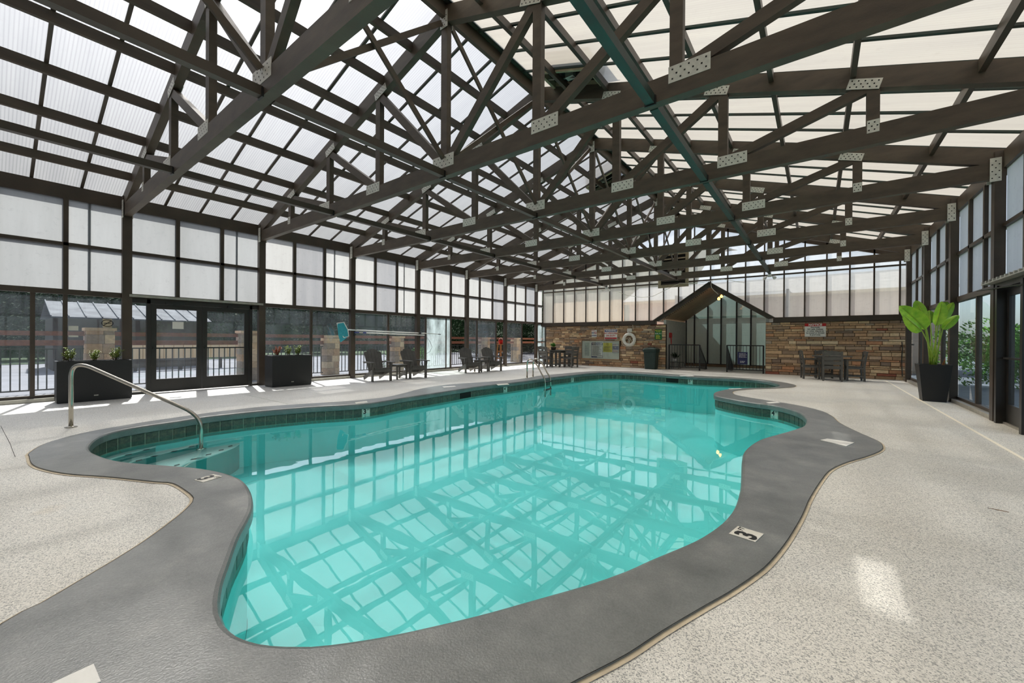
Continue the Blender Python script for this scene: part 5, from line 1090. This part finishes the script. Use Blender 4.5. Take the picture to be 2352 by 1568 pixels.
nb3 = tag(MB().box(XC - 9, XC - 4.35, YB + 4.6, YB + 4.8, -.03, 3.6).obj('cream_garden_wall', mt['cream']), 'cream rendered wall behind the left half of the gable', 'wall')
# red bucket on a little wooden stool outside the open door
p = PX(1150, 815, -12.6); sb = thing('wooden_stool', 'tall narrow wooden stool outside the open sliding door', 'stool', (-12.6, p.y, -.03))
for ex in (-1, 1):
    for ey in (-1, 1): MB().bar((ex * .16, ey * .16, 0), (ex * .1, ey * .1, 1.0), .04, .04).obj('leg', mt['woodlight'], sb)
for z in (.3, .65): MB().box(-.15, .15, -.14, -.11, z, z + .05).obj('rung', mt['woodlight'], sb); MB().box(-.15, .15, .11, .14, z, z + .05).obj('rung', mt['woodlight'], sb)
MB().box(-.16, .16, -.16, .16, 1.0, 1.035).obj('seat', mt['woodlight'], sb)
rb = thing('red_bucket', 'small red bucket on the wooden stool outside', 'bucket', (-12.6, p.y, 1.005)); MB().lathe([(.09, 0), (.13, .2), (.135, .2), (.12, .19)], 16).obj('body', mt['red'], rb, True); MB().tube(arcpts((-.13, 0, .2), (0, 0, .42), (.13, 0, .2), 8), .006, 6).obj('handle', mt['white'], rb)
# dark slope added to block the sky between the trees
hl = MB(); prof_ = [(-38, 0), (-40, 4), (-45, 9), (-52, 14), (-60, 16)]
for (xa, za), (xb, zb) in zip(prof_, prof_[1:]): hl.quad((xa, -40, za), (xa, 70, za), (xb, 70, zb), (xb, -40, zb))
for (ya, za), (yb, zb) in zip([(34 + a, z) for a, z in ((0, 0), (3, 3.5), (8, 8), (16, 12))], [(34 + a, z) for a, z in ((3, 3.5), (8, 8), (16, 12), (30, 14))]): hl.quad((-60, ya, za), (-9, ya, za), (-9, yb, zb), (-60, yb, zb))
tag(hl.obj('sky_block_hill', M('forest_floor', L(40, 58, 30), L(20, 32, 18), 1.2, .95, detail=8)), 'dark slope added beyond the trees to block the sky', 'hill', kind='structure')
# trees and bushes
def crown_mesh(name, n, rx, rz, leaf, seed, mat, blobs=9):
    r = random.Random(seed); mb = MB(); cs = [(Vector((r.gauss(0, .45) * rx, r.gauss(0, .45) * rx, r.uniform(-.6, .7) * rz)), r.uniform(.35, .6)) for _ in range(blobs)]
    for i in range(n):
        c, s = r.choice(cs); d = Vector((r.gauss(0, 1), r.gauss(0, 1), r.gauss(0, 1))).normalized(); p = c + Vector((d.x * rx, d.y * rx, d.z * rz)) * s * r.uniform(.75, 1.05)
        a = Vector((r.gauss(0, 1), r.gauss(0, 1), r.gauss(0, 1))).normalized(); b = a.orthogonal().normalized(); q = a.cross(b); l = leaf * r.uniform(.6, 1.3); mb.add([p - b * l, p + q * l * .5, p + b * l, p - q * l * .5], [(0, 1, 2, 3)])
    return mb.mesh(name, mat)
crA = [crown_mesh('crown', 8000, 2.6, 2.4, .10, s, mt['treeleaf'], 16) for s in (1, 2, 3)]; crB = [crown_mesh('foliage', 3000, .9, .9, .05, s, mt['bushleaf'], 12) for s in (5, 6)]; crC = crown_mesh('crown', 8000, 2.4, 2.3, .09, 9, mt['bushleaf'], 16)
trunk = MB().tube([(0, 0, 0), (.05, .02, 1.2), (0, .05, 2.6)], [.16, .13, .08], 8).mesh('trunk', mt['bark'])
spots = [(-33, -5, .95), (-34, 2.6, 1.0), (-33.5, 10, 1.0), (-33, 17.5, 1.0), (-28, 23.5, .95), (-21.2, 24.5, .85), (-16.2, 28.5, .95), (-23, 30.8, .95), (-30.5, 31, 1.0)]
far = ['far left of the pavilion', 'behind the pavilion roof', 'behind the double door glass', 'behind the farther planter window', 'behind the nearer adirondack chairs', 'seen through the first open sliding door', 'seen through the last open sliding door', 'behind the trees of the open sliding doors', 'behind the hanging net poles']
for i, (x, y, s) in enumerate(spots):
    t = thing('tree', 'dark green leafy tree ' + far[i], 'tree', (x, y, -.03), i * 1.3, 'trees beyond the terrace fence'); t.scale = (s, s, s); place('trunk', trunk, t); o = tag(place('crown', crA[i % 3], t, (0, 0, 2.6)), kind='stuff')
    o = tag(place('low_foliage', crA[(i + 1) % 3], t, (.4, -.5, .9)), kind='stuff'); o.scale = (.9, 1.0, .45)
for i, (x, y, s, lb_) in enumerate(((6.2, 9.0, 1.0, 'bright green bush outside the right-hand door'), (4.0, 16.6, .9, 'bright green bush close outside the window behind the tapered planter'), (4.5, 19.6, 1.1, 'bright green bush outside the far end of the right wall'), (6.2, 5.2, 1.1, 'bright green bush outside the right edge of the view'), (6.2, 22.6, 1.2, 'bright green bush farthest along the right side'), (-14.9, 12.6, .55, 'low sunlit bush behind the fence seen through the open door'), (-15.2, 11.4, .5, 'smaller sunlit bush behind the fence'))):
    t = thing('bush', lb_, 'bush', (x, y, -.03), i, 'bushes outside the glass'); t.scale = (s, s, s); tag(place('foliage', crB[i % 2], t, (0, 0, .75)), kind='stuff'); MB().tube([(0, 0, 0), (.03, 0, .5)], [.05, .02], 6).obj('stem', mt['bark'], t)

for i, (x, y, s, lb_) in enumerate(((9.0, 14.5, .8, 'sunlit leafy tree outside the right wall behind the tapered planter'), (11.5, 20.5, .9, 'sunlit leafy tree farthest outside the right wall'), (10.5, 8.0, .8, 'sunlit leafy tree outside the right-hand door'))):
    t = thing('tree', lb_, 'tree', (x, y, -.03), i * 2.1, 'trees outside the right wall'); t.scale = (s, s, s); place('trunk', trunk, t); tag(place('crown', crC, t, (0, 0, 2.5)), kind='stuff')
